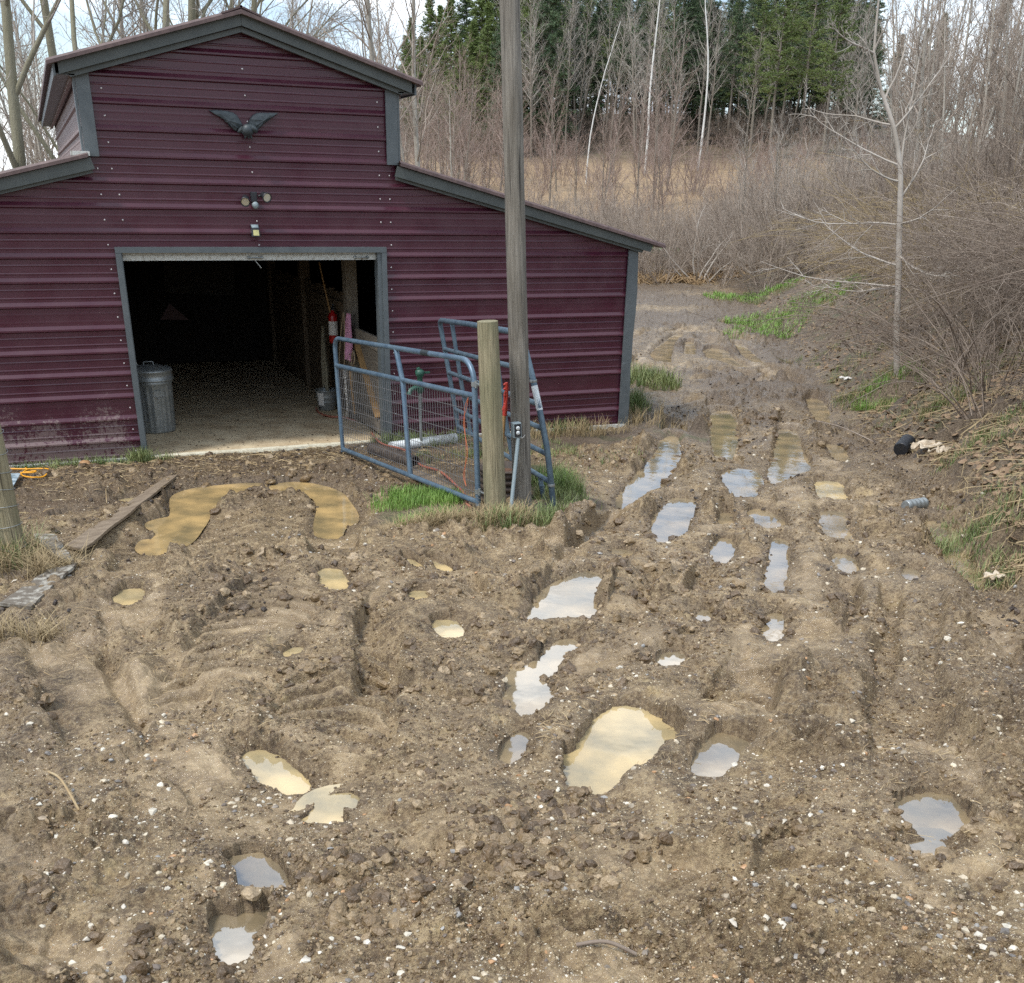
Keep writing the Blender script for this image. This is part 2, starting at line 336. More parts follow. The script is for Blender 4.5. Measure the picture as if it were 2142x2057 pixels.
# ------------------------------------------------------------------ mesh helpers
def link(name, me, mat=None, parent=None):
    o = bpy.data.objects.new(name, me); COL.objects.link(o)
    if mat is not None:
        for m_ in (mat if isinstance(mat, (list, tuple)) else [mat]): me.materials.append(m_)
    if parent is not None: o.parent = parent
    return o
def tag(o, label=None, cat=None, group=None, kind=None):
    if label: o['label'] = label
    if cat: o['category'] = cat
    if group: o['group'] = group
    if kind: o['kind'] = kind
    return o
def empty(name, label, cat, group=None, loc=(0, 0, 0)):
    o = bpy.data.objects.new(name, None); COL.objects.link(o); o.location = loc; o.empty_display_size = .1
    return tag(o, label, cat, group)
def bigmesh(name, V, Fq, smooth=True):
    """V (n,3); Fq (m,k) array of equal-size faces, or list of arrays"""
    me = bpy.data.meshes.new(name)
    if not isinstance(Fq, list): Fq = [Fq]
    Fq = [np.asarray(f, np.int32) for f in Fq if len(f)]
    me.vertices.add(len(V)); me.vertices.foreach_set('co', np.asarray(V, np.float32).ravel())
    nl = sum(f.size for f in Fq); npoly = sum(len(f) for f in Fq)
    me.loops.add(nl); me.loops.foreach_set('vertex_index', np.concatenate([f.ravel() for f in Fq]))
    st = []; off = 0
    for f in Fq: st.append(np.arange(len(f))*f.shape[1]+off); off += f.size
    me.polygons.add(npoly); me.polygons.foreach_set('loop_start', np.concatenate(st).astype(np.int32))
    me.polygons.foreach_set('use_smooth', np.full(npoly, smooth))
    me.update(calc_edges=True); me.validate(); return me
class MB:
    def __init__(s): s.v = []; s.f = []; s.sm = []
    def add(s, vs, fs, smooth=False):
        n = len(s.v); s.v += [tuple(v) for v in vs]; s.f += [tuple(i+n for i in f) for f in fs]; s.sm += [smooth]*len(fs)
    def box(s, a, b, bevel=0):
        x0, y0, z0 = [min(a[i], b[i]) for i in range(3)]; x1, y1, z1 = [max(a[i], b[i]) for i in range(3)]
        s.add([(x0,y0,z0),(x1,y0,z0),(x1,y1,z0),(x0,y1,z0),(x0,y0,z1),(x1,y0,z1),(x1,y1,z1),(x0,y1,z1)],
              [(0,3,2,1),(4,5,6,7),(0,1,5,4),(1,2,6,5),(2,3,7,6),(3,0,4,7)])
    def bar(s, p, q, w, h, up=(0, 0, 1)):
        """rectangular bar from p to q, w across, h along up"""
        p = Vector(p); q = Vector(q); d = (q-p).normalized(); u = Vector(up); sd_ = d.cross(u).normalized(); u = sd_.cross(d).normalized()
        vs = []
        for c in (p, q):
            for a, b in ((-1,-1),(1,-1),(1,1),(-1,1)): vs.append(c+sd_*a*w/2+u*b*h/2)
        s.add(vs, [(0,1,2,3),(7,6,5,4),(0,4,5,1),(1,5,6,2),(2,6,7,3),(3,7,4,0)])
    def tube(s, pts, rad, n=8, caps=True, smooth=True):
        pts = [Vector(p) for p in pts]; k = len(pts)
        if not hasattr(rad, '__len__'): rad = [rad]*k
        vs = []; prev = None
        for i, p in enumerate(pts):
            d = (pts[min(i+1, k-1)]-pts[max(i-1, 0)]).normalized()
            if prev is None:
                prev = d.orthogonal().normalized()
            prev = (prev-d*prev.dot(d)).normalized(); b = d.cross(prev)
            for j in range(n):
                a = 2*math.pi*j/n; vs.append(p+(prev*math.cos(a)+b*math.sin(a))*rad[i])
        fs = [(i*n+j, i*n+(j+1) % n, (i+1)*n+(j+1) % n, (i+1)*n+j) for i in range(k-1) for j in range(n)]
        s.add(vs, fs, smooth)
        if caps: s.add(vs[:n], [tuple(range(n-1, -1, -1))]); s.add(vs[-n:], [tuple(range(n))])
    def lathe(s, prof, c=(0, 0, 0), n=32, ax=(0, 0, 1), smooth=True, mod=None):
        c = Vector(c); Q = Vector((0, 0, 1)).rotation_difference(Vector(ax)); vs = []
        for i, (r, h) in enumerate(prof):
            for j in range(n):
                a = 2*math.pi*j/n; rr = r*(mod(a, i) if mod else 1); vs.append(c+Q@Vector((rr*math.cos(a), rr*math.sin(a), h)))
        fs = [(i*n+j, i*n+(j+1) % n, (i+1)*n+(j+1) % n, (i+1)*n+j) for i in range(len(prof)-1) for j in range(n)]
        s.add(vs, fs, smooth)
        s.add(vs[:n], [tuple(range(n-1, -1, -1))]); s.add(vs[-n:], [tuple(range(n))])
    def sphere(s, c, r, n=12, m=8, smooth=True, rot=None):
        c = Vector(c); r = Vector(r) if hasattr(r, '__len__') else Vector((r, r, r)); vs = []; fs = []
        for i in range(m+1):
            t = math.pi*i/m
            for j in range(n):
                a = 2*math.pi*j/n; v = Vector((r.x*math.sin(t)*math.cos(a), r.y*math.sin(t)*math.sin(a), r.z*math.cos(t)))
                if rot: v = rot@v
                vs.append(c+v)
        for i in range(m):
            for j in range(n): fs.append((i*n+j, (i+1)*n+j, (i+1)*n+(j+1) % n, i*n+(j+1) % n))
        s.add(vs, fs, smooth)
    def build(s, name, mat=None, parent=None, bevel=0):
        me = bpy.data.meshes.new(name); me.from_pydata([tuple(v) for v in s.v], [], s.f)
        me.polygons.foreach_set('use_smooth', s.sm); me.update(); o = link(name, me, mat, parent)
        if bevel:
            b = o.modifiers.new('b', 'BEVEL'); b.width = bevel; b.segments = 2; b.limit_method = 'ANGLE'; b.angle_limit = math.radians(50)
        return o
# ------------------------------------------------------------------ materials
def mat(name, col, rough=.6, metal=0, spec=.5, noise=None, bump=None, coord='Object', stretch=(1, 1, 1), col2=None, extra=None):
    m = bpy.data.materials.new(name); m.use_nodes = True; t = m.node_tree; b = t.nodes['Principled BSDF']
    b.inputs['Base Color'].default_value = (*col, 1); b.inputs['Roughness'].default_value = rough; b.inputs['Metallic'].default_value = metal
    b.inputs['Specular IOR Level'].default_value = spec
    if noise or bump:
        tc = N(t, 'ShaderNodeTexCoord'); mp = N(t, 'ShaderNodeMapping'); mp.inputs['Scale'].default_value = stretch
        t.links.new(tc.outputs[coord], mp.inputs['Vector'])
    if noise:
        sc_, lo, hi = noise[:3]
        n = N(t, 'ShaderNodeTexNoise'); n.inputs['Scale'].default_value = sc_; n.inputs['Detail'].default_value = 8; n.inputs['Roughness'].default_value = .65
        t.links.new(mp.outputs[0], n.inputs['Vector'])
        r = N(t, 'ShaderNodeValToRGB'); r.color_ramp.elements[0].position = lo; r.color_ramp.elements[1].position = hi
        r.color_ramp.elements[0].color = (*col, 1); r.color_ramp.elements[1].color = (*(col2 or col), 1)
        t.links.new(n.outputs[0], r.inputs[0]); t.links.new(r.outputs[0], b.inputs['Base Color'])
    if bump:
        n2 = N(t, 'ShaderNodeTexNoise'); n2.inputs['Scale'].default_value = bump[0]; n2.inputs['Detail'].default_value = 6
        t.links.new(mp.outputs[0], n2.inputs['Vector'])
        bp = N(t, 'ShaderNodeBump'); bp.inputs['Strength'].default_value = bump[1]; bp.inputs['Distance'].default_value = bump[2] if len(bump) > 2 else .01
        t.links.new(n2.outputs[0], bp.inputs['Height']); t.links.new(bp.outputs[0], b.inputs['Normal'])
    return m
MAT = {}
# maroon siding with dried mud splashes low down on the left and chalky streaks
m = mat('maroon_siding', (.060, .0118, .0245), .30, 0, .5); t = m.node_tree; b = t.nodes['Principled BSDF']
tc = N(t, 'ShaderNodeTexCoord'); sp = N(t, 'ShaderNodeSeparateXYZ'); t.links.new(tc.outputs['Object'], sp.inputs[0])
n1 = N(t, 'ShaderNodeTexNoise'); n1.inputs['Scale'].default_value = 26; n1.inputs['Detail'].default_value = 8; n1.inputs['Roughness'].default_value = .8
n2 = N(t, 'ShaderNodeTexNoise'); n2.inputs['Scale'].default_value = 3.2; n2.inputs['Detail'].default_value = 4
t.links.new(tc.outputs['Object'], n1.inputs['Vector']); t.links.new(tc.outputs['Object'], n2.inputs['Vector'])
def mth(t, op, a, b_=None, c=None, clamp=False):
    n = t.nodes.new('ShaderNodeMath'); n.operation = op; n.use_clamp = clamp
    for i, v in enumerate((a, b_, c)):
        if v is None: continue
        if isinstance(v, (int, float)): n.inputs[i].default_value = v
        else: t.links.new(v, n.inputs[i])
    return n.outputs[0]
def mrange(t, v, a, b_, c=0., d=1.):
    n = t.nodes.new('ShaderNodeMapRange'); n.inputs[1].default_value = a; n.inputs[2].default_value = b_; n.inputs[3].default_value = c; n.inputs[4].default_value = d
    t.links.new(v, n.inputs[0]); return n.outputs[0]
low = mrange(t, sp.outputs['Z'], .15, 1.25, 1, 0); lft = mrange(t, sp.outputs['X'], -1.2, -1.5, .12, 1)
d_ = mth(t, 'MULTIPLY', low, lft)
th = mth(t, 'SUBTRACT', .86, mth(t, 'MULTIPLY', d_, .42))
spk = mth(t, 'GREATER_THAN', mth(t, 'ADD', n1.outputs[0], mth(t, 'MULTIPLY', mth(t, 'SUBTRACT', n2.outputs[0], .5), .35)), th)
spk = mth(t, 'MULTIPLY', spk, .36)
mxn = N(t, 'ShaderNodeMix', data_type='RGBA'); mxn.inputs['A'].default_value = (.060, .0118, .0245, 1); mxn.inputs['B'].default_value = (.36, .30, .26, 1)
t.links.new(spk, mxn.inputs['Factor'])
mx2 = N(t, 'ShaderNodeMix', data_type='RGBA'); mx2.inputs['B'].default_value = (.12, .055, .062, 1)
t.links.new(mrange(t, n2.outputs[0], .35, .75, 0, .22), mx2.inputs['Factor']); t.links.new(mxn.outputs['Result'], mx2.inputs['A'])
t.links.new(mx2.outputs['Result'], b.inputs['Base Color'])
t.links.new(mrange(t, n2.outputs[0], .3, .7, .22, .40), b.inputs['Roughness']); b.inputs['Coat Weight'].default_value = .12; b.inputs['Coat Roughness'].default_value = .2
MAT['maroon'] = m
MAT['maroon_side'] = mat('weathered_siding', (.17, .115, .11), .6, noise=(6, .35, .7), col2=(.24, .18, .165))
MAT['roofm'] = mat('roof_maroon', (.085, .055, .052), .55, noise=(12, .4, .7), col2=(.15, .10, .09))
MAT['trim'] = mat('grey_trim', (.085, .10, .105), .5, noise=(9, .4, .75), col2=(.115, .13, .135))
MAT['fascia'] = mat('fascia_grey_green', (.062, .072, .068), .45, noise=(5, .4, .7), col2=(.085, .096, .09))
MAT['white'] = mat('white_dirty', (.55, .56, .52), .5, noise=(30, .5, .7), col2=(.25, .22, .17))
MAT['screw'] = mat('screw_head', (.6, .56, .55), .4, .3)
MAT['concrete'] = mat('concrete_floor', (.40, .30, .18), .85, noise=(3.5, .38, .62), col2=(.60, .49, .32), bump=(60, .3, .004))
MAT['edge'] = mat('slab_edge', (.62, .58, .45), .9, noise=(20, .45, .7), col2=(.38, .33, .23))
MAT['dark'] = mat('interior_shade_black', (.022, .018, .015), .9)  # near-black colour stands in for the shade inside the barn
MAT['darkwood'] = mat('stall_wood', (.10, .07, .042), .8, noise=(5, .35, .7), col2=(.17, .13, .085), stretch=(6, 1.2, 8), bump=(14, .5, .008))
MAT['greywood'] = mat('weathered_wood', (.15, .125, .095), .85, noise=(5, .35, .65), col2=(.26, .225, .175), stretch=(8, 1, 8), bump=(20, .6, .006))
def woodpost(name, c1, c2, c3, crack=True, sx=22):
    m = mat(name, c1, .85, noise=(2.2, .3, .68), col2=c2, stretch=(sx, sx, 1.0), bump=(5, .9, .012)); t = m.node_tree
    b = t.nodes['Principled BSDF']; src = b.inputs['Base Color'].links[0].from_socket
    tc = N(t, 'ShaderNodeTexCoord'); mp = N(t, 'ShaderNodeMapping'); mp.inputs['Scale'].default_value = (1, 1, .45); t.links.new(tc.outputs['Object'], mp.inputs[0])
    n = N(t, 'ShaderNodeTexNoise'); n.inputs['Scale'].default_value = 4; n.inputs['Detail'].default_value = 5; t.links.new(mp.outputs[0], n.inputs['Vector'])
    mp2 = N(t, 'ShaderNodeMapping'); mp2.inputs['Scale'].default_value = (30, 30, .7); t.links.new(tc.outputs['Object'], mp2.inputs[0])
    n3 = N(t, 'ShaderNodeTexNoise'); n3.inputs['Scale'].default_value = 1.6; n3.inputs['Detail'].default_value = 3; t.links.new(mp2.outputs[0], n3.inputs['Vector'])
    x1 = N(t, 'ShaderNodeMix', data_type='RGBA'); t.links.new(mrange(t, n.outputs[0], .4, .7, 0, .8), x1.inputs['Factor']); t.links.new(src, x1.inputs['A']); x1.inputs['B'].default_value = (*c3, 1)
    x2 = N(t, 'ShaderNodeMix', data_type='RGBA'); t.links.new(mrange(t, n3.outputs[0], .62, .68, 0, .85), x2.inputs['Factor']); t.links.new(x1.outputs['Result'], x2.inputs['A']); x2.inputs['B'].default_value = (c1[0]*.3, c1[1]*.3, c1[2]*.3, 1)
    t.links.new(x2.outputs['Result'], b.inputs['Base Color']); return m
MAT['post'] = woodpost('treated_post_wood', (.13, .11, .062), (.38, .33, .21), (.18, .18, .10))
MAT['pole'] = woodpost('utility_pole_wood', (.08, .07, .058), (.31, .285, .24), (.12, .105, .08))
MAT['plank'] = mat('muddy_plank', (.13, .095, .062), .7, noise=(4, .3, .65), col2=(.25, .195, .135), stretch=(3, 3, 3), bump=(30, .5, .006))
MAT['oldpaint'] = mat('flaking_painted_board', (.12, .10, .075), .8, noise=(14, .48, .62), col2=(.34, .32, .27), bump=(40, .4, .004))
MAT['gate'] = mat('blue_galvanised_tube', (.085, .135, .19), .42, .35, noise=(9, .35, .65), col2=(.15, .215, .27), bump=(30, .15, .002))
MAT['gate2'] = mat('dull_blue_tube', (.07, .11, .15), .5, .3, noise=(9, .35, .65), col2=(.13, .185, .225), bump=(30, .15, .002))
MAT['wire'] = mat('galvanised_wire', (.22, .22, .225), .5, .5)
MAT['galv'] = mat('galvanised_steel', (.24, .26, .255), .42, .55, noise=(10, .35, .7), col2=(.36, .38, .375))
MAT['chain'] = mat('chain_steel', (.38, .37, .34), .45, .6)
MAT['black'] = mat('black_plastic', (.018, .02, .024), .4)
MAT['blackrib'] = mat('black_corrugated_plastic', (.02, .022, .026), .38, noise=(12, .5, .7), col2=(.05, .045, .04))
MAT['brownrib'] = mat('ribbed_brown_black_plastic', (.045, .033, .026), .6, noise=(14, .45, .65), col2=(.11, .08, .055))
MAT['iron'] = mat('cast_iron_black', (.035, .045, .05), .5, .2, noise=(25, .4, .7), col2=(.06, .075, .08))
MAT['green'] = mat('green_painted_iron', (.018, .075, .05), .45, noise=(25, .4, .7), col2=(.04, .12, .085))
MAT['red'] = mat('red_paint', (.42, .035, .02), .5, noise=(20, .45, .7), col2=(.24, .03, .02))
MAT['redlamp'] = mat('red_enamel', (.35, .012, .012), .3)
MAT['ash'] = mat('tool_handle_wood', (.36, .22, .09), .6, noise=(9, .4, .7), col2=(.27, .15, .06))
MAT['rust'] = mat('rusty_steel', (.09, .05, .035), .8, noise=(20, .4, .6), col2=(.2, .1, .05))
MAT['pink'] = mat('pink_towel', (.62, .30, .43), .95, bump=(60, .5, .004))
MAT['beige'] = mat('beige_rope', (.30, .23, .15), .9, bump=(120, .6, .004))
MAT['beige_cloth'] = mat('drab_cloth', (.26, .23, .16), .95, bump=(40, .5, .004))
MAT['pvc'] = mat('white_pvc', (.68, .72, .72), .4, noise=(12, .5, .75), col2=(.5, .5, .47))
MAT['conduit'] = mat('grey_conduit', (.26, .32, .34), .5)
MAT['orange'] = mat('orange_hose', (.36, .12, .075), .6, noise=(40, .45, .6), col2=(.20, .085, .06))
MAT['baler'] = mat('orange_twine', (.55, .16, .07), .8)
MAT['yellow'] = mat('yellow_cord', (.80, .36, .02), .45)
MAT['yellowpad'] = mat('pale_yellow_panel', (.55, .52, .22), .3)
MAT['glass'] = mat('lamp_reflector', (.7, .7, .6), .12, .6)
MAT['slate'] = mat('blue_grey_sheet', (.16, .22, .25), .5, noise=(12, .42, .6), col2=(.42, .50, .54), bump=(40, .3, .003))
MAT['rag'] = mat('dirty_white_rag', (.55, .47, .36), .9, noise=(12, .45, .65), col2=(.34, .26, .17))
MAT['whiterag'] = mat('white_scrap', (.62, .60, .56), .9, noise=(12, .5, .7), col2=(.4, .37, .32))
MAT['bark'] = mat('grey_bark', (.16, .135, .105), .9, noise=(6, .35, .65), col2=(.27, .24, .195), stretch=(4, 4, .7), bump=(12, .8, .02))
MAT['barkgreen'] = mat('mossy_bark', (.20, .185, .12), .9, noise=(3, .35, .65), col2=(.24, .225, .16), stretch=(4, 4, .7), bump=(12, .8, .02))
MAT['barkpale'] = mat('pale_bark', (.30, .27, .22), .9, noise=(5, .4, .7), col2=(.42, .39, .34))
MAT['birch'] = mat('white_bark', (.66, .66, .62), .8, noise=(4, .55, .75), col2=(.35, .34, .32), stretch=(1, 1, .6))
MAT['twig'] = mat('brown_twigs', (.27, .215, .17), .9, noise=(2, .4, .6), col2=(.38, .32, .26))
MAT['twigred'] = mat('reddish_twigs', (.25, .185, .15), .9, noise=(2, .4, .6), col2=(.36, .275, .23))
MAT['twiggrey'] = mat('grey_twigs', (.32, .285, .24), .9, noise=(2, .4, .6), col2=(.44, .40, .35))
MAT['twigdark'] = mat('dark_twigs', (.14, .105, .08), .9, noise=(2, .4, .6), col2=(.25, .20, .155))
MAT['needles'] = mat('pine_needles', (.085, .135, .035), .7, noise=(.5, .35, .65), col2=(.20, .25, .07))
MAT['needlesdark'] = mat('dark_pine_needles', (.045, .085, .04), .7, noise=(.5, .35, .65), col2=(.12, .175, .08))
MAT['needlesyel'] = mat('olive_cedar_needles', (.12, .105, .045), .7, noise=(2, .35, .65), col2=(.2, .155, .075))
MAT['grass'] = mat('green_grass', (.085, .14, .035), .6, noise=(3, .35, .65), col2=(.24, .26, .10))
MAT['lush'] = mat('lush_grass', (.12, .23, .035), .55, noise=(4, .35, .65), col2=(.24, .38, .08))
MAT['drygrass'] = mat('dry_grass', (.36, .28, .15), .8, noise=(6, .35, .65), col2=(.24, .175, .09))
MAT['leaf'] = mat('dead_leaves', (.16, .10, .055), .8, noise=(9, .3, .7), col2=(.30, .21, .13))
MAT['straw'] = mat('straw', (.42, .34, .2), .8, noise=(9, .3, .7), col2=(.28, .18, .08))
MAT['mulch'] = mat('spoiled_hay', (.34, .235, .12), .9, noise=(9, .3, .7), col2=(.22, .14, .07))
# ------------------------------------------------------------------ ground material
def ground_material():
    m = bpy.data.materials.new('muddy_ground'); m.use_nodes = True; t = m.node_tree; b = t.nodes['Principled BSDF']
    at = N(t, 'ShaderNodeAttribute', attribute_name='gm'); sp = N(t, 'ShaderNodeSeparateColor'); t.links.new(at.outputs['Color'], sp.inputs[0])
    sandy, veg, dark, field = sp.outputs[0], sp.outputs[1], sp.outputs[2], at.outputs['Alpha']
    tc = N(t, 'ShaderNodeTexCoord')
    def noise(s, d=8, r=.62, st=None):
        n = N(t, 'ShaderNodeTexNoise'); n.inputs['Scale'].default_value = s; n.inputs['Detail'].default_value = d; n.inputs['Roughness'].default_value = r
        if st:
            mp = N(t, 'ShaderNodeMapping'); mp.inputs['Scale'].default_value = st; t.links.new(tc.outputs['Object'], mp.inputs[0]); t.links.new(mp.outputs[0], n.inputs['Vector'])
        else: t.links.new(tc.outputs['Object'], n.inputs['Vector'])
        return n.outputs[0]
    def ramp(v, *st):
        r = N(t, 'ShaderNodeValToRGB'); e = r.color_ramp.elements
        while len(e) < len(st): e.new(.5)
        for i, (p, c) in enumerate(st): e[i].position = p; e[i].color = (*c, 1)
        t.links.new(v, r.inputs[0]); return r.outputs[0]
    def mix(f, a, c):
        n = N(t, 'ShaderNodeMix', data_type='RGBA')
        for k, v in (('Factor', f), ('A', a), ('B', c)):
            if isinstance(v, (tuple, float, int)): n.inputs[k].default_value = (*v, 1) if isinstance(v, tuple) else v
            else: t.links.new(v, n.inputs[k])
        return n.outputs['Result']
    nA = noise(7); nB = noise(44, 6, .75); nC = noise(1.3, 4); nD = noise(140, 3, .7)
    mud = ramp(nA, (.32, (.052, .032, .017)), (.46, (.155, .103, .053)), (.58, (.285, .202, .110)), (.74, (.46, .355, .21)))
    mud = mix(mrange(t, nB, .45, .66, 0, .7), mud, (.50, .39, .225)); mud = mix(mrange(t, nB, .46, .3, 0, .75), mud, (.075, .05, .03))
    mud = mix(mrange(t, nD, .52, .68, 0, .7), mud, (.06, .04, .022))
    mud = mix(mrange(t, noise(3.1, 6, .7), .60, .70, 0, .6), mud, (.50, .38, .19))
    darkc = ramp(nB, (.3, (.028, .019, .013)), (.5, (.085, .058, .038)), (.7, (.19, .14, .095)))
    col = mix(mth(t, 'MULTIPLY', dark, mrange(t, nA, .3, .65, .35, .95)), mud, darkc)
    sand = ramp(nA, (.3, (.24, .17, .095)), (.55, (.36, .27, .16)), (.75, (.47, .37, .235)))
    col = mix(mth(t, 'MULTIPLY', sandy, .85), col, sand)
    lit = ramp(nB, (.28, (.035, .024, .016)), (.45, (.115, .082, .052)), (.6, (.21, .16, .105)), (.74, (.34, .27, .18)))
    lit = mix(mrange(t, noise(2.2, 5), .52, .66, 0, .6), lit, ramp(nB, (.3, (.03, .05, .014)), (.7, (.10, .14, .04))))
    lit = mix(mrange(t, noise(.8, 5), .5, .62, 0, .55), lit, (.055, .036, .024))
    col = mix(veg, col, lit)
    fld = ramp(noise(3, 8, .7, (1, 1, 1)), (.3, (.20, .135, .08)), (.6, (.34, .24, .135)), (.75, (.40, .30, .18)))
    col = mix(field, col, fld)
    t.links.new(col, b.inputs['Base Color'])
    wetn = mrange(t, nC, .38, .62, 0, 1)
    ro = mth(t, 'SUBTRACT', mrange(t, nB, .3, .7, .55, .26), mth(t, 'MULTIPLY', wetn, .14))
    ro = mth(t, 'SUBTRACT', ro, mth(t, 'MULTIPLY', sandy, .30)); ro = mth(t, 'ADD', ro, mth(t, 'MULTIPLY', veg, .35), clamp=True)
    t.links.new(ro, b.inputs['Roughness']); b.inputs['Specular IOR Level'].default_value = .5
    hgt = mth(t, 'ADD', mth(t, 'MULTIPLY', nB, .7), mth(t, 'MULTIPLY', nD, .35))
    bp = N(t, 'ShaderNodeBump'); bp.inputs['Distance'].default_value = .022
    t.links.new(mth(t, 'SUBTRACT', 1.0, mth(t, 'MULTIPLY', sandy, .6)), bp.inputs['Strength'])
    t.links.new(hgt, bp.inputs['Height']); t.links.new(bp.outputs[0], b.inputs['Normal'])
    return m
MAT['ground'] = ground_material()
# one sheet: rings round the photographer's feet, fine where the yard lies, out to the hills
def build_ground():
    az = [0.]
    a = -17.
    fine = np.arange(-8, 62, .052)
    co = np.concatenate([np.arange(62, 110, .5), np.arange(110, 330, 4), np.arange(330, 352, .5)])
    az = np.radians(np.concatenate([fine, co]))
    rr = [.15, .4, .8, 1.1]; r = 1.3
    while r < 700:
        rr.append(r)
        k = .00145 if 1.9 < r < 9 else .0022 if 9 <= r < 14 else (.0042 if r < 26 else (.012 if r < 60 else .03))
        if r < 1.9: k = .012
        r *= 1+k
    rr = np.array(rr); A, Rr = np.meshgrid(az, rr)
    x = (CAMP[0]+Rr*np.sin(A)).ravel(); y = (CAMP[1]+Rr*np.cos(A)).ravel()
    z = np.empty_like(x); att = np.zeros((len(x), 4), np.float32)
    CH = 400000
    for i in range(0, len(x), CH):
        q = heights(x[i:i+CH], y[i:i+CH]); z[i:i+CH] = q[0]
        for k in range(4): att[i:i+CH, k] = q[k+1]
    na = len(az); nr = len(rr)
    I = np.arange(nr-1)[:, None]*na; J = np.arange(na)[None, :]; J2 = (J+1) % na
    Fq = np.stack([I+J, I+na+J, I+na+J2, I+J2], -1).reshape(-1, 4)
    V = np.stack([x, y, z], 1)
    me = bigmesh('muddy_ground', V, [Fq, np.array([list(range(na))][0:0])] if False else Fq)
    ca = me.color_attributes.new('gm', 'FLOAT_COLOR', 'POINT'); ca.data.foreach_set('color', att.ravel())
    o = link('ground', me, MAT['ground']); tag(o, kind='structure')
    o['label'] = 'rutted wet brown mud yard and track with tyre marks'
    return o
import time as _t; _t0 = _t.time()
build_ground(); print('ground', _t.time()-_t0)
def water_mat(name, col, ior):
    m = bpy.data.materials.new(name); m.use_nodes = True; t = m.node_tree; b = t.nodes['Principled BSDF']
    tc = N(t, 'ShaderNodeTexCoord'); n = N(t, 'ShaderNodeTexNoise'); n.inputs['Scale'].default_value = 3.2; n.inputs['Detail'].default_value = 5
    t.links.new(tc.outputs['Object'], n.inputs['Vector'])
    r = N(t, 'ShaderNodeValToRGB'); r.color_ramp.elements[0].position = .35; r.color_ramp.elements[1].position = .65
    r.color_ramp.elements[0].color = (*[c*.6 for c in col], 1); r.color_ramp.elements[1].color = (min(1, col[0]*1.45), min(1, col[1]*1.3), min(1, col[2]*1.1), 1)
    t.links.new(n.outputs[0], r.inputs[0]); t.links.new(r.outputs[0], b.inputs['Base Color'])
    b.inputs['Roughness'].default_value = .035; b.inputs['IOR'].default_value = ior
    n2 = N(t, 'ShaderNodeTexNoise'); n2.inputs['Scale'].default_value = 7; n2.inputs['Detail'].default_value = 2; t.links.new(tc.outputs['Object'], n2.inputs['Vector'])
    bp = N(t, 'ShaderNodeBump'); bp.inputs['Strength'].default_value = .05; bp.inputs['Distance'].default_value = .02
    t.links.new(n2.outputs[0], bp.inputs['Height']); t.links.new(bp.outputs[0], b.inputs['Normal'])
    return m
WM = {'c': water_mat('rain_water', (.25, .205, .13), 3.2), 'm': water_mat('murky_water', (.42, .35, .20), 2.0), 'o': water_mat('silty_water', (.36, .275, .14), 1.6)}
for P, lv, kind in PW:
    c = P.mean(0); d = P-c; n_ = len(P)
    nx = np.roll(P, -1, 0)-np.roll(P, 1, 0); nm = np.stack([nx[:, 1], -nx[:, 0]], 1); nm /= np.linalg.norm(nm, axis=1)[:, None]+1e-9
    area = .5*np.sum(P[:, 0]*np.roll(P[:, 1], -1)-np.roll(P[:, 0], -1)*P[:, 1])
    Q = P+nm*(.03 if kind == 'o' else .10)*(1 if area > 0 else -1)
    me = bpy.data.meshes.new('puddle'); me.from_pydata([(a-c[0], b_-c[1], 0) for a, b_ in Q], [], [tuple(range(n_)) if area > 0 else tuple(range(n_-1, -1, -1))]); me.update()
    o = link('puddle', me, WM[kind]); o.location = (c[0], c[1], lv); tag(o, kind='structure')
# ------------------------------------------------------------------ scatter: pebbles, crumbs, straw, leaves, grass
def ico():
    t = (1+5**.5)/2
    v = np.array([(-1,t,0),(1,t,0),(-1,-t,0),(1,-t,0),(0,-1,t),(0,1,t),(0,-1,-t),(0,1,-t),(t,0,-1),(t,0,1),(-t,0,-1),(-t,0,1)], float); v /= np.linalg.norm(v[0])
    f = [(0,11,5),(0,5,1),(0,1,7),(0,7,10),(0,10,11),(1,5,9),(5,11,4),(11,10,2),(10,7,6),(7,1,8),(3,9,4),(3,4,2),(3,2,6),(3,6,8),(3,8,9),(4,9,5),(2,4,11),(6,2,10),(8,6,7),(9,8,1)]
    return v, np.array(f)
def sub(v, f):
    v = list(map(tuple, v)); cache = {}; nf = []
    def mid(a, b):
        k = (min(a, b), max(a, b))
        if k not in cache:
            p = np.array(v[a])+np.array(v[b]); p /= np.linalg.norm(p); v.append(tuple(p)); cache[k] = len(v)-1
        return cache[k]
    for a, b, c in f:
        x, y, z = mid(a, b), mid(b, c), mid(c, a); nf += [(a, x, z), (x, b, y), (z, y, c), (x, y, z)]
    return np.array(v), np.array(nf)
IV, IF = ico(); IV2, IF2 = sub(IV, IF)
